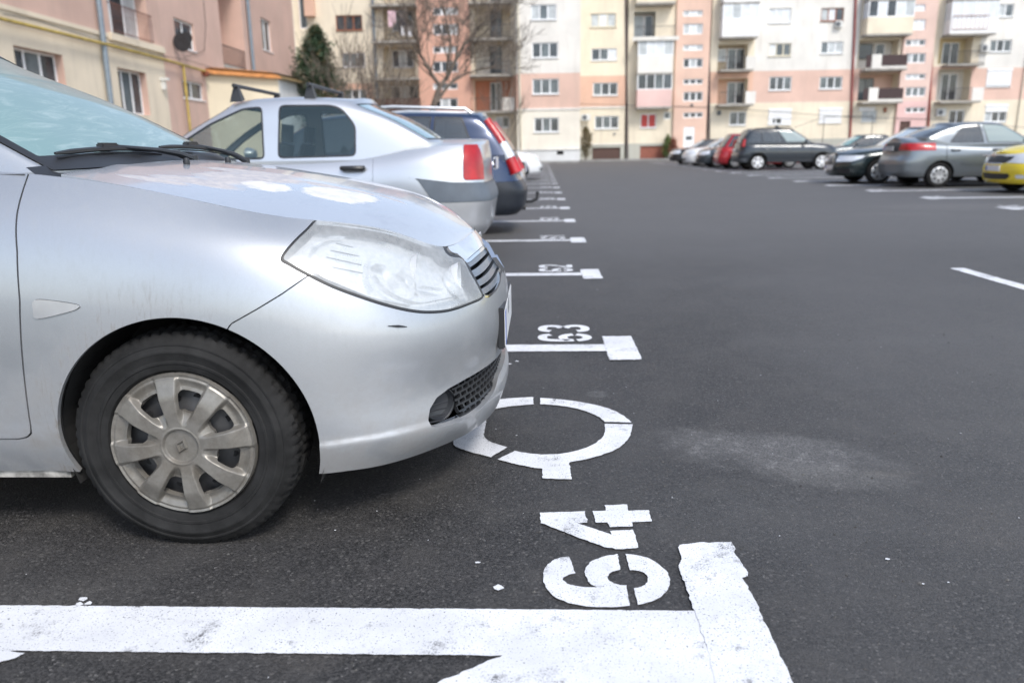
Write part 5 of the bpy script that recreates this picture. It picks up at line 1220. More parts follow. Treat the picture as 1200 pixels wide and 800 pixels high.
# plate, emblem, mirrors
pl = MB(); pl.box((-.026, -.262, .400), (-.002, .262, .535)); pf = pl.build('number_plate', PLAST, hero, False, .004)
pl = MB(); pl.box((-.002, -.252, .410), (.0005, .252, .525)); pl.build('plate_face', M('plate_white', (.72, .73, .74), .35, var=.06), pf)
pl = MB(); pl.box((.0006, -.250, .412), (.0016, -.208, .523)); pl.build('plate_band', M('plate_blue', (.02, .09, .42), .35), pf)
em = MB(); s_ = .062; cx_ = -.052
for (u0, v0), (u1, v1) in zip([(0, 1), (.74, 0), (0, -1), (-.74, 0)], [(.74, 0), (0, -1), (-.74, 0), (0, 1)]):
    A_ = lambda u, v, k, dx: (cx_+dx-.60*(v*k*s_), u*s_*k, .668+v*s_*k)
    em.quad(A_(u0, v0, 1, 0), A_(u1, v1, 1, 0), A_(u1, v1, .72, .014), A_(u0, v0, .72, .014)); em.quad(A_(u0, v0, .72, .014), A_(u1, v1, .72, .014), A_(u1, v1, .44, 0), A_(u0, v0, .44, 0))
em.build('emblem', CHROME, hero)
for s_ in (-1, 1):
    mm = MB(); mm.lathe([(.002, -.05), (.05, -.045), (.075, -.01), (.078, .03), (.070, .045), (.001, .046)], 20, 'x'); o = mm.build('door_mirror', SILVER, hero, True); o.location = (-1.62, s_*.93, 1.03); o.scale = (1.1, 1.35, .9)
    mm = MB(); mm.tube([(-1.60, s_*.73, .995), (-1.61, s_*.88, 1.01)], .02, 8); mm.build('mirror_arm', PLAST, o.parent, True)
    for hx in (-2.0, -2.95):
        mm = MB(); mm.box((hx-.09, min(s_*.826, s_*.862), .842), (hx+.09, max(s_*.826, s_*.862), .868)); mm.build('door_handle', SILVER, hero, True, .008)
# ---------------------------------------------------------------- the other cars
TYC = {}
def car_wheel(parent, x, y, R, rr, side, rim='cap', mat=None, W=.20, spokes=8):
    w_ = link('wheel', None, parent); w_.location = (x, y, R-.004); w_.rotation_euler = (0, 0, 0 if side < 0 else math.pi)
    k = (R, rr, W)
    if k not in TYC: TYC[k] = tyre_mesh(R, W, rr, 64, .006, False); TYC[k].materials.append(RUBBER)
    link('tyre', TYC[k], w_)
    kk = (rim, rr, spokes, mat.name)
    if kk not in TYC:
        def hf(r, t): d = spoke_d(r, t, spokes, .3); return .006+.012*sm(.02, .5*rr, r)-.014*sm(.75*rr, .98*rr, r)-.010*sm(.3*rr, .5*rr, r)*sm(0, .012, d-.09*rr-.14*r)
        m = polar(rr, 24, 160, hf)
        if rim == 'cap': s_ = hub_slots(m, spokes, .50*rr, .80*rr, .10, .06*rr)
        else: s_ = hub_slots(m, spokes, .32*rr, .86*rr, .12, .10*rr)
        a = (m['UV'][:, 1]-.3+math.pi/spokes) % (2*math.pi/spokes)-math.pi/spokes; d = np.abs(m['UV'][:, 0]*np.sin(a)); r = m['UV'][:, 0]
        r1, r2 = (.48*rr, .82*rr) if rim == 'cap' else (.30*rr, .86*rr)
        hw = (.10 if rim == 'cap' else .15)*rr+.06*r
        q = np.stack([np.abs(r-(r1+r2)/2)-(r2-r1)/2+.01, hw-d+.01], 1); s_ = np.linalg.norm(np.maximum(q, 0), axis=1)+np.minimum(q.max(1), 0)-.01
        m = flange(keep(m, s_, 1), .02); o = tmesh('rim', m, mat, w_); TYC[kk] = o.data
    else: link('rim', TYC[kk], w_)
    bk = MB(); bk.lathe([(.001, .04), (rr*.6, .05), (rr*.98, .06), (rr*1.02, .01)], 32); bk.build('brake_disc', STEEL, w_, True)
    return w_
def make_car(name, label, cat, P, group=None):
    """P: dictionary of proportions. x runs forward from the tail (-L) to the nose (0)."""
    L, W, sill = P['L'], P['W'], P.get('sill', .22)
    zb = P['zb']; xs_b = [a for a, _ in zb][::-1] if zb[0][0] > zb[-1][0] else [a for a, _ in zb]
    zb = sorted(zb); bz = lambda x: float(np.interp(x, [a for a, _ in zb], [c for _, c in zb]))
    x9 = -P.get('x9', .50); xc = P['xcowl']; x3 = -L+.36; x4 = P.get('x4', -L+.95)
    xs = {3: x3, 4: x4, 5: x4+(xc-x4)*.36, 6: x4+(xc-x4)*.70, 7: xc, 8: (xc+x9)/2, 9: x9}
    ky = P.get('ky', [.92, .96, .985, 1, 1, .988, .95, .86]); tz = P.get('tz', [0, .11, .25, .43, .57, .72, .87, 1.])
    fo = P.get('fo', [-.06, -.02, -.01, 0, -.005, -.03, -.07, -.13]); ro = P.get('ro', [.06, .02, .0, 0, .02, .05, .07, .10])
    fcol = {14: (0, 0), 13: (.012, .26), 12: (.055, .52), 11: (.15, .755), 10: (.29, .90)}; rcol = {0: (0, 0), 1: (.012, .45), 2: (.09, .83)}
    net = np.zeros((8, 15, 3))
    for l in range(8):
        for c in range(15):
            if c in fcol: x, yk = -fcol[c][0]*P.get('nr', 1.)+fo[l], fcol[c][1]
            elif c in rcol: x, yk = -L+rcol[c][0]*P.get('rr', 1.)+ro[l], rcol[c][1]
            else:
                x, yk = xs[c], (.972 if c in (3, 9) else 1.)
                if c == 3: x += ro[l]*.5
                if c == 9: x += fo[l]*.5
            z = sill+(bz(x)-sill)*tz[l]
            net[l, c] = (x, W*ky[l]*yk, z)
    nu = P.get('nu', 260)
    low = surf(net, nu, 56)
    wf, wr_, R = P['wf'], P['wr'], P['R']; ra = R*1.14
    root = thing(name, label, cat, group=group); G_ = P['paint']
    def V(m, k): return m['V'][:, k]
    def pair(nm, m, mat, fl=.006, split=False, par=None):
        if len(m['F']) == 0: return []
        m = flange(m, fl) if fl else m
        return [tmesh(nm, q, mat, par or root) for q in ((mirror(m), m) if split else (join(m, mirror(m)),))]
    def boxxz(m, x0, x1, z0, z1, ymin=.3): return np.where(V(m, 1) > ymin, np.maximum(np.maximum(x0-V(m, 0), V(m, 0)-x1), np.maximum(z0-V(m, 2), V(m, 2)-z1)), 1.)
    def uvb(m, u0, u1, v0, v1): return np.maximum(np.maximum(u0-m['UV'][:, 0], m['UV'][:, 0]-u1), np.maximum(v0-m['UV'][:, 1], m['UV'][:, 1]-v1))
    for cx in (wf, wr_): low = arch_flare(low, cx, R, ra, P.get('flare', .012), .06); 
    body = low
    for cx in (wf, wr_): body = keep(body, np.where(V(body, 1) > .3, circ(body, cx, R, ra), 1.), 1)
    pair('inner_panel', push(body, -.025), DARK, 0)
    for nm, poly, proj, cond, mat, dz in P.get('cuts', []):
        pr = {'xz': [0, 2], 'yz': [1, 2]}[proj]
        def dd(m):
            d = psd(m['V'][:, pr], poly) if proj != 'uv' else None
            x, y = V(m, 0), V(m, 1)
            ok = {'front': (x > -.75) & (y < 5), 'rear': x < -L+.75, 'side': y > .3, 'tail': (x < -L+.9) & (y > .58), 'all': x < 99}[cond]
            return np.where(ok, d, 1.)
        pc = keep(body, dd(body)+.003); body = keep(body, dd(body)-.001, 1)
        pair(nm, push(pc, dz), mat, .02, nm in ('headlight', 'taillight', 'fog_lamp', 'wheel_arch_trim', 'side_trim', 'door_trim'))
        if dz < -.01: pair(nm+'_backing', push(pc, dz-.01), DARK, 0)
    for xg in P.get('gaps', []):   # door shut lines
        d = np.where((V(body, 1) > .3) & (V(body, 2) > sill+.07), np.abs(V(body, 0)-xg)-P.get('gw', .006), 1.); body = keep(body, d, 1)
    pair('body', body, G_, .01)
    # hood and boot
    def deck(c0, c1, prof, k=(.5, .85)):
        e = net[7, c0:c1].copy(); rows = [e]
        cxs = e[:, 0]; cz = np.array([np.interp(x, [a for a, _ in prof], [c for _, c in prof]) for x in cxs])
        for f, kk in ((.35, k[0]), (.68, k[1]), (1., 1.)):
            r = e.copy(); r[:, 1] *= (1-f); r[:, 2] = e[:, 2]*(1-kk)+cz*kk; r[:, 0] = e[:, 0]*(1-f)+f*np.interp(np.arange(len(e)), np.arange(len(e)), e[:, 0]); rows.append(r)
        return np.array(rows)
    hp = P['hood']; hn = deck(7, 15, hp); sf = surf(hn, 90, 20, smooth_u=False, refl=(False, False)); sf['N'] = np.where(sf['V'][:, 1:2] < 1e-4, sf['N']*np.array([1, 0, 1]), sf['N'])
    pair('hood', keep(sf, sf['UV'][:, 1]-.02, 1), G_, .01)
    if P.get('boot'):
        bn = deck(0, 5, P['boot']); sf = surf(bn, 60, 20, smooth_u=False, refl=(False, False)); sf['N'] = np.where(sf['V'][:, 1:2] < 1e-4, sf['N']*np.array([1, 0, 1]), sf['N'])
        pair('boot_lid', keep(sf, sf['UV'][:, 1]-.02, 1), G_, .01)
    g = dict(P['gh']); g['W'] = W; g['xcowl'] = xc
    gh = surf(greenhouse(g), 220, 80, smooth_u=False, smooth_v=False)
    gl = P.get('glass', GLASSD)
    fr_ = P.get('frame', PLAST)
    def window(nm, gh, d_fn, mat, split):
        d = d_fn(gh); w1 = keep(gh, d); gh = keep(gh, d, 1)
        d1 = d_fn(w1); pn = keep(w1, d1+P.get('seal', .016)); ring = keep(w1, d1+P.get('seal', .016), 1)
        pair(nm, pn, mat, 0, split); pair('window_frame' if split else 'glass_seal', push(ring, .002), fr_, .01, split)
        return gh
    def uvd(u0, u1, v0, v1): return lambda m: np.maximum(np.maximum(u0-m['UV'][:, 0], m['UV'][:, 0]-u1)*.5, np.maximum(v0-m['UV'][:, 1], m['UV'][:, 1]-v1)*.25)
    gh = window('windscreen', gh, uvd(6.12, 9, .03, 1.9), P.get('wglass', gl), False)
    if P.get('side_polys'):
        for poly in P['side_polys']:
            gh = window('side_window', gh, (lambda m, poly=poly: np.where((V(m, 1) > .3) & (m['UV'][:, 1] < 2.2), psd(m['V'][:, [0, 2]], poly), 1.)), gl, True)
    else:
        for u0, u1 in P.get('side_uv', [(2.5, 4.0), (4.12, 5.9)]): gh = window('side_window', gh, uvd(u0, u1, .12, 1.84), P.get('fglass', gl) if u0 > 4 else gl, True)
    gh = window('rear_window', gh, uvd(-1, P.get('rwu', 1.8), P.get('rwv', .12), 1.86), P.get('rglass', gl), False)
    pair('roof', join(gh, surf(skirt(greenhouse(g)), 120, 2, smooth_u=False)), G_, .0)
    for x_ in P.get('handles', []):
        for s_ in (-1, 1):
            h = MB(); hh = P.get('hz', .87); y0 = W*.985
            h.tube([(x_-.10, s_*(y0-.01), hh), (x_-.07, s_*(y0+.02), hh), (x_+.07, s_*(y0+.02), hh), (x_+.10, s_*(y0-.01), hh)], .022, 8); h.build('door_handle', P.get('hmat', PLAST), root, True)
    for x, s_ in ((wf, -1), (wf, 1), (wr_, -1), (wr_, 1)): car_wheel(root, x, s_*(W*.975), R, P.get('rimr', R*.66), s_, P.get('rim', 'cap'), P.get('rimmat'), .2, P.get('spokes', 8))
    ub = MB(); ub.box((-L+.25, -W*.80, sill), (wr_-R-.1, W*.80, sill+.15)); ub.box((wr_+R+.1, -W*.88, sill-.02), (wf-R-.1, W*.88, sill+.1)); ub.box((wr_-R-.1, -W*.55, sill), (wr_+R+.1, W*.55, sill+.2)); ub.box((wf-R-.1, -W*.55, sill), (-.2, W*.55, sill+.2))
    ub.build('underbody', LINER, root)
    wl = MB()
    for cx in (wf, wr_):
        for s_ in (-1, 1):
            n_ = 14; rr = ra+.01; pts = [(cx+rr*math.cos(math.pi*(-.08+1.16*i/n_)), R+rr*math.sin(math.pi*(-.08+1.16*i/n_))) for i in range(n_+1)]
            for (xa, za), (xb_, zb_) in zip(pts[:-1], pts[1:]): wl.quad((xa, s_*W*.95, za), (xb_, s_*W*.95, zb_), (xb_, s_*W*.6, zb_), (xa, s_*W*.6, za))
            wl.add([(x, s_*W*.6, z) for x, z in pts], [tuple(range(len(pts)))]); wl.build('wheel_arch_liner', LINER, root, True); wl = MB()
    # seats seen through the glass
    for sx_, n_ in ((xc-1.05, 2), (xc-1.95, 2)):
        for s_ in (-1, 1):
            st = MB(); zt = g['zr']-.26
            st.tube([(sx_, s_*.36, .45), (sx_-.12, s_*.36, .80), (sx_-.20, s_*.36, zt-.16)], [.20, .21, .17], 10, flat=.35)
            st.tube([(sx_-.21, s_*.36, zt-.14), (sx_-.23, s_*.36, zt+.02)], [.105, .10], 10, flat=.5); st.build('seat', SEAT, root, True)
    ib = MB(); ib.box((-L+.6, -W*.83, .35), (xc-.1, W*.83, .52)); ib.build('cabin_floor', DARK, root)
    dsh = MB(); dsh.box((xc-.55, -W*.80, .50), (xc-.05, W*.80, g['zbelt']-.03)); dsh.build('dashboard', PLAST, root, False, .04)
    for s_ in (-1, 1):
        if P.get('mirrors', True):
            mm = MB(); mm.lathe([(.002, -.05), (.05, -.045), (.075, -.01), (.078, .03), (.001, .046)], 16, 'x', (0, 0, 0)); o = mm.build('door_mirror', P.get('mmat', G_), root, True); o.location = (xc-.42, s_*(W+.09), g['zbelt']+.06); o.scale = (1.2, 1.3, .9)
    return root
def place(root, tip, yc, face):
    """face -1: nose towards -X with the nose at X=tip; +1: tail at X=tip minus length"""
    root.location = (tip, yc, 0); root.rotation_euler = (0, 0, math.pi if face < 0 else 0); return root
def plate(root, x, z, w_=.52, face=1, mat=None, y=0):
    m = MB(); m.box((x-.008, y-w_/2, z-.055), (x+.008, y+w_/2, z+.055)); p_ = m.build('number_plate', mat or M('plate_white', (.72, .73, .74), .35, var=.06), root)
    m = MB(); xx = x+.010*face; m.box((min(x, xx), y-w_/2*face if face < 0 else y-w_/2, z-.05), (max(x, xx), y-w_/2+.05, z+.05)) if face > 0 else m.box((min(x, xx), y+w_/2-.05, z-.05), (max(x, xx), y+w_/2, z+.05))
    m.build('plate_band', M('plate_blue', (.02, .09, .42), .35), p_); return p_
def soft(*P, r=.18):
    P = np.array(P, float); o = []
    for i in range(len(P)):
        a, b, c = P[i-1], P[i], P[(i+1) % len(P)]
        p0 = b+(a-b)*min(.45, .05/max(np.linalg.norm(a-b), 1e-6)); p1 = b+(c-b)*min(.45, .05/max(np.linalg.norm(c-b), 1e-6))
        for t in (0, .33, .67, 1): o.append((1-t)**2*p0+2*t*(1-t)*b+t*t*p1)
    return np.array(o)
def rp(*pts): return crom(pts, 4)
ALLOY = M('alloy', (.62, .63, .64), .28, .7, var=.06)
CAPG = M('hubcap_grey', (.50, .51, .52), .35, .4, var=.1)
SILV = SILVER2
LG = glassy('logan_glass', (.045, .085, .105), (.3, .35, .36), .66)

# 1. light silver sedan with its tail to the lane (left row)
Lg = 4.25
logan = make_car('parked_car', 'light silver sedan parked tail out behind the foreground car, black roof bars on top', 'car', dict(
    L=Lg, W=.86, sill=.25, R=.300, wf=-.80, wr=-3.43, xcowl=-1.05, zb=[(-4.25, 1.075), (-3.9, 1.07), (-3.4, 1.02), (-2.8, .965), (-1.1, .955), (-.5, .88), (0, .74)],
    hood=[(-1.05, 1.02), (-.5, .97), (-.1, .83), (0, .74)], boot=[(-4.3, 1.10), (-4.1, 1.13), (-3.6, 1.14), (-3.0, 1.12)], paint=SILV, x4=-3.25, nu=420,
    fo=[-.06, -.02, -.01, 0, -.005, -.03, -.07, -.13], ro=[.10, .04, .02, 0, .035, .05, .055, .07],
    gh=dict(zr=1.52, zbelt=.955, zcowl=.95, zrear=1.10, xrg=-3.80, xrr=-3.05, xrf=-1.88, kb=.90, kr=.72), glass=LG, rglass=M('rear_glass_teal', (.20, .33, .36), .08, coat=1, var=.12), seal=.015,
    side_polys=[soft((-3.05, .985), (-3.05, 1.25), (-2.93, 1.40), (-2.83, 1.435), (-2.36, 1.44), (-2.345, .975)), soft((-2.23, .97), (-2.21, 1.43), (-2.03, 1.42), (-1.72, 1.29), (-1.50, 1.16), (-1.24, .965))],
    cuts=[('taillight', rpoly(-4.40, -4.0, .765, 1.12, .03), 'xz', 'tail', RED, .004), ('lower_trim', np.array([(-4.5, .575), (-3.74, .575), (-3.60, .78), (-3.50, .80), (-3.9, .75), (-4.5, .73)]), 'xz', 'rear', M('bumper_grey', (.105, .125, .15), .5, var=.1), .004),
          ('headlight', rpoly(-.45, .1, .60, .80, .05), 'xz', 'front', WLAMP, .002)],
    gaps=[-3.20, -2.28, -1.16], gw=.005, handles=[-3.03, -2.12], hz=.885, rimmat=CAPG, hmat=PLAST))
place(logan, -.44-Lg, 7.80, -1)
plate(logan, -Lg-.0, .90, face=-1)
tb = MB(); tb.box((-4.262, .28, .86), (-4.245, .42, .885)); tb.box((-4.262, .30, .90), (-4.245, .40, .935)); tb.build('badge', PLAST, logan)
for xx in (-2.62, -1.95):
    rb_ = link('roof_bar', None, logan)
    m = MB(); m.tube([(xx, -.62, 1.615), (xx, .62, 1.615)], .018, 8); m.build('bar', PLAST, rb_, True)
    for s_ in (-1, 1):
        m = MB(); m.add([(xx-.055, s_*.60, 1.475), (xx+.055, s_*.60, 1.475), (xx+.05, s_*.50, 1.50), (xx-.05, s_*.50, 1.50), (xx-.02, s_*.575, 1.61), (xx+.02, s_*.575, 1.61), (xx+.02, s_*.54, 1.615), (xx-.02, s_*.54, 1.615)],
            [(0, 1, 5, 4), (1, 2, 6, 5), (2, 3, 7, 6), (3, 0, 4, 7), (4, 5, 6, 7)]); m.build('bar_foot', PLAST, rb_)

# 2. dark blue estate
NAVY = paint('navy_paint', (.012, .030, .080), .3, .25, .25)
focus = make_car('parked_car', 'dark blue estate car with silver roof rails and tow hook, tail to the lane', 'car', dict(
    L=4.5, W=.86, sill=.24, R=.31, wf=-.85, wr=-3.50, xcowl=-1.15, zb=[(-4.6, .98), (-3.4, .98), (-1.1, .93), (-.5, .86), (0, .70)], x4=-3.7,
    hood=[(-1.15, .99), (-.5, .92), (-.1, .80), (0, .7)], paint=NAVY, ro=[.10, .02, .0, 0, .06, .09, .12, .15],
    gh=dict(zr=1.49, zbelt=.97, zcowl=.93, zrear=.97, xrg=-4.37, xrr=-3.98, xrf=-1.95, kb=.92, kr=.76), side_uv=[(2.5, 3.12), (3.18, 4.3), (4.4, 5.9)], rwu=1.5,
    cuts=[('lower_bumper', np.array([(-4.8, .10), (-3.88, .10), (-3.88, .60), (-4.0, .64), (-4.8, .66)]), 'xz', 'rear', M('bumper_dark', (.014, .018, .026), .4), .003),
          ('headlight', rpoly(-.6, .1, .58, .78, .05), 'xz', 'front', WLAMP, .002)],
    gaps=[-3.3, -2.3, -1.25], rimmat=CAPG, handles=[-3.1, -2.1]))
place(focus, -.19-4.5, 10.35, -1); plate(focus, -4.50, .80, face=-1)
for s_ in (-1, 1):
    m = MB(); m.tube([(-3.85, s_*.60, 1.455), (-3.78, s_*.60, 1.51), (-2.9, s_*.61, 1.545), (-2.1, s_*.60, 1.505), (-2.0, s_*.60, 1.455)], .020, 8); m.build('roof_rail', M('rail_silver', (.62, .64, .66), .3, .5), focus, True)
    # tall lamp running up the pillar, red above and below a white band
    for nm, t0, t1, mt in (('taillight', .0, .28, RED), ('reversing_lamp', .28, .56, WLAMP), ('taillight', .56, 1.0, RED)):
        m = MB(); P0, P1 = np.array((-4.385, s_*.675, .74)), np.array((-4.03, s_*.555, 1.37)); q_ = [P0*(1-t)+P1*t+np.array([-.03*math.sin(math.pi*t), s_*.025*math.sin(math.pi*t), 0]) for t in np.linspace(t0+.004, t1-.004, 5)]
        m.tube(q_, [.084-.030*t for t in np.linspace(t0, t1, 5)], 12)
        o = m.build(nm, mt, focus, True)
m = MB(); m.tube([(-4.35, .0, .36), (-4.56, .0, .36), (-4.63, .0, .39), (-4.64, .0, .45)], [.022, .022, .020, .018], 10); m.lathe([(.001, .025), (.02, .015), (.025, 0), (.018, -.02)], 12, 'z', (-4.64, 0, .465)); m.build('tow_hook', PLAST, focus, True)
m = MB(); m.tube([(-4.1, -.45, .26), (-4.48, -.45, .25)], .03, 10); m.build('exhaust', STEEL, focus, True)

HATCH = dict(L=4.0, W=.84, sill=.22, R=.30, wf=-.80, wr=-3.25, xcowl=-1.0, zb=[(-4.1, .96), (-3.2, .95), (-1.0, .92), (-.5, .85), (0, .68)], x4=-3.3,
    hood=[(-1.0, .98), (-.5, .92), (-.1, .78), (0, .68)], ro=[.10, .02, .0, 0, .04, .08, .12, .16], gh=dict(zr=1.47, zbelt=.95, zcowl=.92, zrear=.95, xrg=-3.82, xrr=-3.40, xrf=-1.75, kb=.92, kr=.74),
    side_uv=[(2.2, 3.2), (3.28, 4.25), (4.35, 5.9)], rwu=1.7, nu=200, gaps=[-2.9, -2.1, -1.15], gw=.008, rimmat=CAPG, handles=[-2.8, -1.95])
def tl(z0, z1, dx=.32, L=4.0): return ('taillight', rpoly(-L-.3, -L+dx, z0, z1, .04), 'xz', 'rear', RED, .006)
def hl(z0, z1, dx=.5): return ('headlight', np.array([(.2, z0), (.2, z1-.03), (-dx*.6, z1), (-dx, z1+.03), (-dx*.9, z0+.06), (-.2, z0)]), 'xz', 'front', WLAMP, .004)
def yg(w0, w1, z0, z1): return np.array([(-.05, z0), (w0, z0), (w1, z1), (-.05, z1)])
# rear lamps are kept off the centre by cutting in the front view
def rearlamp(y0, z0, z1): return ('taillight', np.array([(y0, z0), (1.2, z0), (1.2, z1), (y0+.03, z1)]), 'yz', 'rear', RED, .006)
WHITE = paint('white_paint', (.76, .77, .78), 0., .25, .2)
h3 = make_car('parked_car', 'pale silver hatchback half hidden past the blue estate', 'car', {**HATCH, 'paint': SILV, 'cuts': [rearlamp(.55, .72, .98)]}); place(h3, -.30-4.0, 15.2, -1); plate(h3, -4.0, .78, face=-1)
h4 = make_car('parked_car', 'white hatchback nosing out farthest along the left row', 'car', {**HATCH, 'paint': WHITE, 'cuts': [hl(.62, .80), ('grille', yg(.36, .40, .52, .62), 'yz', 'front', PLAST, -.01), ('lower_intake', yg(.5, .5, .30, .40), 'yz', 'front', PLAST, -.01)]}); place(h4, .05, 27.7, 1); plate(h4, .0, .45)

# 3. right row ---------------------------------------------------------------
GREY = paint('grey_paint', (.20, .225, .245), .55, .28, .3)
Lf = 4.2
fiat = make_car('parked_car', 'grey sedan with red tail lamps toward the lane, right foreground row', 'car', dict(
    L=Lf, W=.85, sill=.25, R=.295, wf=-.78, wr=-3.32, xcowl=-1.05, zb=[(-4.3, 1.08), (-3.5, 1.05), (-2.9, .99), (-1.1, .95), (-.5, .86), (0, .72)], x4=-3.3, nu=320,
    hood=[(-1.05, 1.0), (-.5, .94), (-.1, .80), (0, .72)], boot=[(-4.3, 1.14), (-4.1, 1.17), (-3.6, 1.18), (-3.0, 1.15)], paint=GREY, ro=[.10, .02, .0, .0, .05, .08, .09, .12],
    gh=dict(zr=1.50, zbelt=.985, zcowl=.95, zrear=1.15, xrg=-3.72, xrr=-3.02, xrf=-1.85, kb=.90, kr=.72), side_uv=[(2.75, 4.0), (4.12, 5.88)], glass=GLASSD, fglass=glassy('pale_glass', (.34, .42, .42), (.5, .55, .55), .25),
    cuts=[('taillight', np.array([(.36, .86), (1.2, .86), (1.2, 1.02), (.40, 1.03)]), 'yz', 'rear', RED, .006), ('plate_recess', np.array([(-.05, .82), (.355, .84), (.395, 1.03), (-.05, 1.05)]), 'yz', 'rear', M('recess_grey', (.05, .055, .06), .5), -.012),
          ('side_trim', rpoly(-2.88, -1.15, .52, .57), 'xz', 'side', GREY, .008)],
    gaps=[-3.20, -2.25, -1.15], gw=.007, handles=[-3.0, -2.05], hmat=M('handle_grey', (.12, .13, .14), .4), hz=.86, rimmat=CAPG, rim='cap'))
place(fiat, 8.50+Lf, 19.90, 1); plate(fiat, -Lf-.0, .91, .50, -1, M('plate_dim', (.42, .43, .44), .5))
DGR = paint('black_green_paint', (.010, .022, .024), .3, .22, .2)
La = 4.9
audi = make_car('parked_car', 'very dark green sedan with a tall chrome ringed grille beyond the grey sedan', 'car', dict(
    L=La, W=.92, sill=.20, R=.33, wf=-1.0, wr=-3.85, xcowl=-1.40, zb=[(-4.9, .98), (-3.6, .98), (-1.4, .93), (-.5, .82), (0, .70)], x4=-3.8, nu=320,
    hood=[(-1.4, .99), (-.6, .92), (-.1, .80), (0, .72)], boot=[(-4.9, 1.02), (-4.0, 1.05), (-3.5, 1.05)], paint=DGR,
    gh=dict(zr=1.46, zbelt=.96, zcowl=.95, zrear=1.04, xrg=-4.3, xrr=-3.4, xrf=-2.15, kb=.88, kr=.70), wglass=M('sky_windscreen', (.50, .56, .58), .06, coat=1), glass=GLASSD,
    cuts=[('grille', np.array([(-.05, .34), (.26, .34), (.33, .50), (.30, .74), (-.05, .75)]), 'yz', 'front', M('grille_dark', (.02, .022, .025), .35), -.006),
          ('headlight', np.array([(-.62, .735), (-.15, .735), (-.02, .64), (.2, .60), (-.05, .57), (-.30, .585), (-.52, .66)]), 'xz', 'front', WLAMP, .004),
          ('lower_intake', np.array([(.42, .26), (.80, .28), (.80, .40), (.40, .38)]), 'yz', 'front', PLAST, -.006), ('side_trim', rpoly(-3.3, -1.5, .42, .45), 'xz', 'side', CHROME, .006)],
    gaps=[-3.5, -2.5, -1.45], gw=.006, handles=[-3.3, -2.3], hmat=DGR, rimmat=ALLOY, rim='spoke', spokes=7))
place(audi, 7.88, 22.1, -1); plate(audi, .006, .43, .50)
m = MB()
for k in range(4):
    c_ = (.012, -.105+.07*k, .66); pts = [(c_[0], c_[1]+.045*math.cos(q), c_[2]+.045*math.sin(q)) for q in np.linspace(0, 2*math.pi, 17)]; m.tube(pts, .006, 5)
m.build('emblem', CHROME, audi, True)
m = MB(); m.tube([(.01, -.26, .35), (.01, -.33, .50), (-.01, -.31, .74), (-.01, .31, .74), (.01, .33, .50), (.01, .26, .35), (.01, -.26, .35)], .016, 6); m.build('grille_surround', CHROME, audi, True)
YEL = paint('yellow_paint', (.80, .62, .035), 0., .25, .15)
yel = make_car('parked_car', 'bright yellow car cut off by the right edge of the picture', 'car', dict(
    L=4.57, W=.885, sill=.20, R=.31, wf=-.90, wr=-3.48, xcowl=-1.20, zb=[(-4.6, 1.0), (-3.4, .98), (-1.2, .95), (-.5, .86), (0, .74)], x4=-3.6,
    hood=[(-1.2, 1.02), (-.5, .96), (-.1, .83), (0, .76)], boot=[(-4.6, 1.06), (-4.0, 1.08), (-3.4, 1.08)], paint=YEL,
    gh=dict(zr=1.47, zbelt=.97, zcowl=.96, zrear=1.06, xrg=-4.1, xrr=-3.3, xrf=-2.0, kb=.88, kr=.70),
    cuts=[('grille', np.array([(-.05, .60), (.30, .60), (.42, .66), (.46, .74), (-.05, .735)]), 'yz', 'front', PLAST, -.006), ('lower_intake', np.array([(-.05, .27), (.40, .28), (.50, .34), (.46, .40), (-.05, .395)]), 'yz', 'front', PLAST, -.01),
          ('headlight', np.array([(-.58, .86), (-.15, .83), (.1, .74), (.0, .62), (-.2, .60), (-.45, .68)]), 'xz', 'front', WLAMP, .004), ('fog_lamp', rpoly(.60, .74, .30, .38, .03), 'yz', 'front', WLAMP, .002)],
    gaps=[-3.3, -2.4, -1.3], handles=[-3.1, -2.2], rimmat=CAPG))
place(yel, 9.42, 16.95, -1); plate(yel, .006, .50, .50)
m = MB(); m.tube([(-.02, -.47, .75), (.0, -.30, .757), (.005, 0, .76), (.0, .30, .757), (-.02, .47, .75)], .016, 6); m.tube([(.006, -.31, .595), (.012, 0, .59), (.006, .31, .595)], .012, 6); m.build('grille_surround', CHROME, yel, True)
m = MB(); m.lathe([(.001, .018), (.045, .014), (.05, 0)], 18, 'x', (.0, 0, .76)); m.build('emblem', CHROME, yel, True)
DUSTC = paint('charcoal_paint', (.028, .036, .046), .35, .30, .25)
Ld = 4.3
dus = make_car('parked_car', 'dark charcoal off-roader with white star wheels, tail toward the lane', 'car', dict(
    L=Ld, W=.90, sill=.34, R=.345, wf=-.82, wr=-3.49, xcowl=-1.15, zb=[(-4.3, 1.12), (-3.4, 1.11), (-1.15, 1.08), (-.5, 1.02), (0, .88)], x4=-3.4,
    hood=[(-1.15, 1.15), (-.5, 1.10), (-.1, .96), (0, .9)], paint=DUSTC, flare=.035, ro=[.10, .03, .0, 0, .05, .08, .10, .12],
    gh=dict(zr=1.70, zbelt=1.11, zcowl=1.09, zrear=1.11, xrg=-4.16, xrr=-3.86, xrf=-1.98, kb=.94, kr=.80), side_uv=[(2.15, 2.95), (3.03, 4.25), (4.35, 5.9)], fglass=glassy('pale_glass', (.34, .42, .42), (.5, .55, .55), .25), rwu=1.7,
    cuts=[('taillight', np.array([(-4.5, .98), (-4.03, .98), (-4.03, 1.3), (-4.5, 1.3)]), 'xz', 'tail', RED, .008), ('rear_bumper', rpoly(-4.6, -3.95, .3, .50), 'xz', 'rear', PLAST2, .004)],
    gaps=[-3.35, -2.4, -1.25], gw=.008, handles=[-3.15, -2.2], hmat=DUSTC, rimmat=M('white_wheel', (.72, .73, .74), .3, var=.05), rim='spoke', spokes=5))
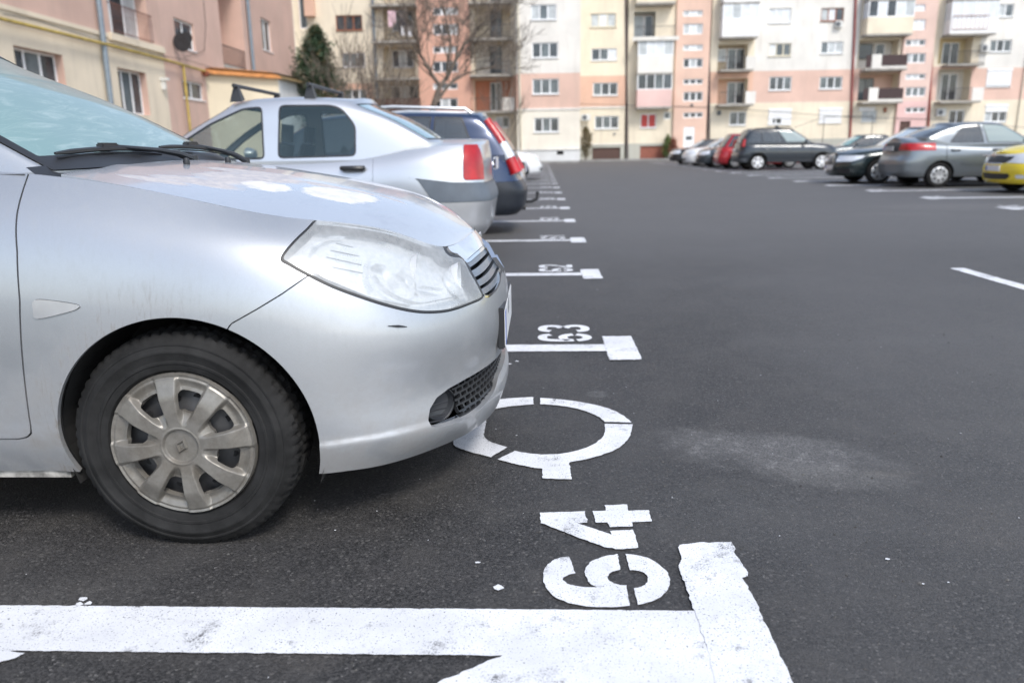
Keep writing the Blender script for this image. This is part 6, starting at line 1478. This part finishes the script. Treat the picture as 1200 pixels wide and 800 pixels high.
place(dus, 8.34+Ld, 34.9, 1); plate(dus, -Ld, .85, face=-1)
for s_ in (-1, 1):
    m = MB(); m.tube([(-3.7, s_*.64, 1.655), (-3.6, s_*.64, 1.72), (-2.2, s_*.64, 1.735), (-2.05, s_*.64, 1.66)], .022, 7); m.build('roof_rail', PLAST, dus, True)
    m = MB(); m.tube([(-4.12, s_*.84, 1.00), (-4.10, s_*.82, 1.16), (-4.06, s_*.80, 1.28)], [.055, .06, .045], 8); m.build('taillight', RED, dus, True)
m = MB()
for s_ in (-.12, .12): m.tube([(-2.5, s_, 1.69), (-2.55, s_, 1.84)], [.05, .03], 8)
m.build('roof_fitting', PLAST, dus, True)
REDP = paint('red_paint', (.42, .012, .022), .2, .25, .2)
red = make_car('parked_car', 'red hatchback beside the charcoal off-roader, tail toward the lane', 'car', {**HATCH, 'paint': REDP, 'cuts': [rearlamp(.55, .76, 1.02)], 'gh': {**HATCH['gh'], 'zr': 1.58}}); place(red, 8.15+4.0, 37.7, 1); plate(red, -4.0, .80, face=-1)
SLATE = paint('slate_paint', (.045, .062, .075), .4, .25, .2)
FRONT = [hl(.60, .80, .55), ('grille', yg(.40, .44, .60, .72), 'yz', 'front', PLAST, -.008), ('lower_intake', yg(.45, .52, .28, .42), 'yz', 'front', PLAST, -.008)]
def sedan(**k): return {**dict(L=4.5, W=.88, sill=.20, R=.31, wf=-.9, wr=-3.5, xcowl=-1.25, zb=[(-4.6, 1.0), (-3.4, .98), (-1.2, .94), (-.5, .86), (0, .72)], x4=-3.6, hood=[(-1.25, 1.0), (-.5, .94), (-.1, .82), (0, .74)],
    boot=[(-4.6, 1.05), (-4.0, 1.07), (-3.4, 1.07)], gh=dict(zr=1.45, zbelt=.96, zcowl=.95, zrear=1.05, xrg=-4.0, xrr=-3.2, xrf=-2.0, kb=.88, kr=.70), nu=200, cuts=FRONT, gaps=[-3.3, -2.4, -1.3], rimmat=CAPG,
    wglass=M('sky_windscreen', (.50, .56, .58), .06, coat=1)), **k}
c5 = make_car('parked_car', 'dark slate sedan facing the lane just past the red hatchback', 'car', sedan(paint=SLATE)); place(c5, 7.75, 40.3, -1); plate(c5, .006, .48)
c6 = make_car('parked_car', 'white sedan facing the lane between two dark cars', 'car', sedan(paint=WHITE)); place(c6, 7.65, 43.5, -1); plate(c6, .006, .48)
c7 = make_car('parked_car', 'black car at the far end of the right row, nearest the entrance door', 'car', sedan(paint=paint('black_paint', (.014, .016, .018), .2, .25, .2))); place(c7, 7.75, 48.6, -1); plate(c7, .006, .48)
c8 = make_car('parked_car', 'dark car with a pale green windscreen behind the charcoal off-roader', 'car', sedan(paint=SLATE, wglass=M('green_windscreen', (.25, .42, .38), .08, coat=1))); place(c8, 12.8, 38.2, -1)
# ---------------------------------------------------------------- trees and shrubs
BARK = bark_mat(); NEED = leaf_mat('conifer_foliage', (.016, .036, .018), (.040, .075, .032)); DRY = leaf_mat('dry_foliage', (.08, .07, .03), (.17, .12, .05)); BUSHM = leaf_mat('bush_foliage', (.05, .09, .02), (.13, .17, .04)); REDB = leaf_mat('red_bush', (.16, .05, .035), (.30, .12, .07))
def foliage(name, par, mat, pts, size, r, per=7):
    vs, fs = [], []
    for p in pts:
        for k in range(per):
            c = np.array(p)+np.array([r.gauss(0, 1), r.gauss(0, 1), r.gauss(0, 1)])*size*1.1
            a = np.array([r.gauss(0, 1), r.gauss(0, 1), r.gauss(0, .8)]); a /= np.linalg.norm(a); b2 = np.cross(a, [r.gauss(0, 1), r.gauss(0, 1), r.gauss(0, 1)]); b2 /= np.linalg.norm(b2)
            s_ = size*r.uniform(.6, 1.3); o = len(vs); vs += [tuple(c-a*s_), tuple(c+b2*s_*.35), tuple(c+a*s_), tuple(c-b2*s_*.35)]; fs.append((o, o+1, o+2, o+3))
    me = bpy.data.meshes.new(name); me.from_pydata(vs, [], fs); return link(name, me, par, mat)
def conifer(name, label, loc, H, Rm, mat, dry=.15, seed=1, cone=True, leaf=.07, n=1500):
    r = random.Random(seed); root = thing(name, label, 'tree' if H > 3 else 'shrub', loc)
    m = MB(); m.tube([(0, 0, 0), (.03, .02, H*.5), (0, 0, H*.97)], [.022*H+.02, .014*H+.01, .01], 9); m.build('trunk', BARK, root, True)
    P1, P2 = [], []; br = MB()
    for i in range(n):
        t = r.random()**.75; z = H*(.10+.90*t); prof = Rm*(min(1, (1-t)**.62*1.5)*(.75+.25*min(1, t*6)) if cone else math.sin(math.pi*min(.98, t*.9+.08))**.6)
        a = r.uniform(0, 6.283); clump = .76+.42*math.sin(a*2+z*3.1+seed)*math.sin(z*2.1+a)+.12*math.sin(z*7+a*5); rad = prof*clump*r.uniform(.3, 1.0)**.5*(r.uniform(1.1, 1.5) if r.random() < .2 else 1)
        p = (rad*math.cos(a), rad*math.sin(a), z-.15*rad+r.gauss(0, .05)); (P2 if r.random() < dry*(1.4-rad/prof if prof > .05 else 1) else P1).append(p)
        if i % 26 == 0: br.tube([(0, 0, max(.1, z-.25)), p], [.02, .006], 5)
    br.build('branches', BARK, root)['kind'] = 'stuff'
    c = foliage('crown', root, mat, P1, leaf, r); c['kind'] = 'stuff'
    if P2: foliage('dry_needles', root, DRY, P2, leaf, r)['kind'] = 'stuff'
    return root
def grow(m, p, d, L, r0, depth, r, spread=.5, up=.10, kink=.22):
    n = 4; pts = [np.array(p, float)]; d = np.array(d, float)
    for i in range(n):
        d = d+np.array([r.gauss(0, kink), r.gauss(0, kink), r.gauss(0, kink*.6)+up])*.55; d /= np.linalg.norm(d); pts.append(pts[-1]+d*L/n)
    r1 = r0*.62; m.tube(pts, [max(.011, r0+(r1-r0)*i/n) for i in range(n+1)], 7 if r0 > .05 else (5 if r0 > .02 else 3), cap=False)
    if depth <= 0: return
    k = 3 if depth > 2 else r.choice((3, 4))
    for j in range(k):
        i = r.choice((2, 3, 4)) if j else 4; a = np.array([r.gauss(0, 1), r.gauss(0, 1), r.gauss(0, .7)]); nd = d+a*spread; nd /= np.linalg.norm(nd)
        grow(m, pts[i], nd, L*r.uniform(.58, .82), r1*r.uniform(.55, .8) if j else r1*.85, depth-1, r, spread, up, kink)
conifer('conifer_tree', 'dark green conifer with brownish needles beside the low extension', (at(374, 100, 47)[0], 47, 0), 7.9, 1.95, NEED, .22, 3, n=2700, leaf=.10)
conifer('arborvitae', 'small brownish arborvitae against the far block plinth', (at(686.5, 180, 63)[0], 63.4, .12), 2.45, .50, DRY, .0, 4, False, .06, 500)
for k, (px, H_, Rm, mt, lab) in enumerate([(773, 1.35, .35, REDB, 'low reddish bush left of the white entrance door'), (782, 1.6, .28, BUSHM, 'thin bright green bush left of the white entrance door')]):
    px = (789, 782.5)[k]; conifer('bush', lab, (at(px, 180, 65)[0], 65.2, .12), H_*1.1, Rm*1.25, mt, 0, 8+k, False, .07, 260)
Yt = 50.
def T(x, y, dy=0.): q = at(x, y, Yt); return np.array([q[0], Yt+dy, q[2]])
base = T(509, 135); base[2] = 0
tr_ = thing('bare_tree', 'leafless tree with forked trunk in front of the terracotta balconies', 'tree', tuple(base))
m = MB(); r = random.Random(11)
def limb(pts, r0, r1, br=4, dep=3, L=1.9):
    P = [np.array(p)-base for p in pts]; n = len(P); m.tube(P, [r0+(r1-r0)*i/(n-1) for i in range(n)], 8, cap=False)
    for i in range(1, n):
        for _ in range(br if i > 1 else 1):
            d = P[i]-P[i-1]; d /= np.linalg.norm(d); nd = d*.8+np.array([r.gauss(0, .6), r.gauss(0, .6), r.gauss(0, .35)+.25]); nd /= np.linalg.norm(nd); rr = (r0+(r1-r0)*i/(n-1))*.45
            grow(m, P[i], nd, L*r.uniform(.7, 1.1), max(.016, rr), dep, r)
m.tube([(0, 0, 0), T(507, 128)-base, T(513, 108)-base, T(516, 101)-base], [.24, .20, .17, .15], 10, cap=False)
limb([T(516, 101), T(512, 96), T(505, 85, -.3), T(494, 65, -.5), T(491, 50, -.6), T(482, 32, -.8), T(476, 8, -1)], .13, .035)
limb([T(516, 101), T(524, 90, .2), T(532, 72, .4), T(542, 52, .6), T(556, 36, .7), T(568, 20, .9), T(576, -8, 1)], .14, .035)
limb([T(524, 90), T(526, 72, -.3), T(529, 50, -.5), T(523, 20, -.6), T(519, -10, -.6)], .11, .03)
limb([T(512, 120), T(518, 108, .4), T(528, 96, .6), T(542, 86, .8), T(560, 80, 1.0), T(578, 76, 1.2)], .12, .03)
m.build('trunk', BARK, tr_, True); tr_.children[0]['kind'] = 'stuff'
# scrubby bare shoots at the end of the left building
for k, (px, Y_, H_) in enumerate([(402, 45, 5.6), (414, 46, 6.2), (425, 47, 5.2), (436, 48, 6.0), (452, 48, 5.0), (467, 49, 5.4), (590, 52, 4.6)]):
    b_ = at(px, 150, Y_); root = thing('bare_shrub', 'thin leafless shoots %s' % ['right beside the dark conifer', 'second clump right of the conifer', 'third clump right of the conifer', 'clump in front of the grey downpipe', 'clump left of the balconies foot', 'clump just left of the bare tree', 'clump right of the bare tree'][k], 'shrub', (b_[0], Y_, 0)); root['group'] = 'bare shoots around the bare tree'
    mm = MB(); rr = random.Random(40+k)
    for j in range(3): grow(mm, (rr.gauss(0, .15), rr.gauss(0, .15), 0), (rr.gauss(0, .16), rr.gauss(0, .16), 1), H_*rr.uniform(.42, .6), .028, 3, rr, .32, .16, .12)
    mm.build('branches', BARK, root)['kind'] = 'stuff'
# ---------------------------------------------------------------- groups
for o in COL.objects:
    if o.parent is None and o.get('category') == 'car': o['group'] = 'cars parked in the left row' if o.location.x < 1.5 and o.location.y < 32 else 'cars parked in the right row'
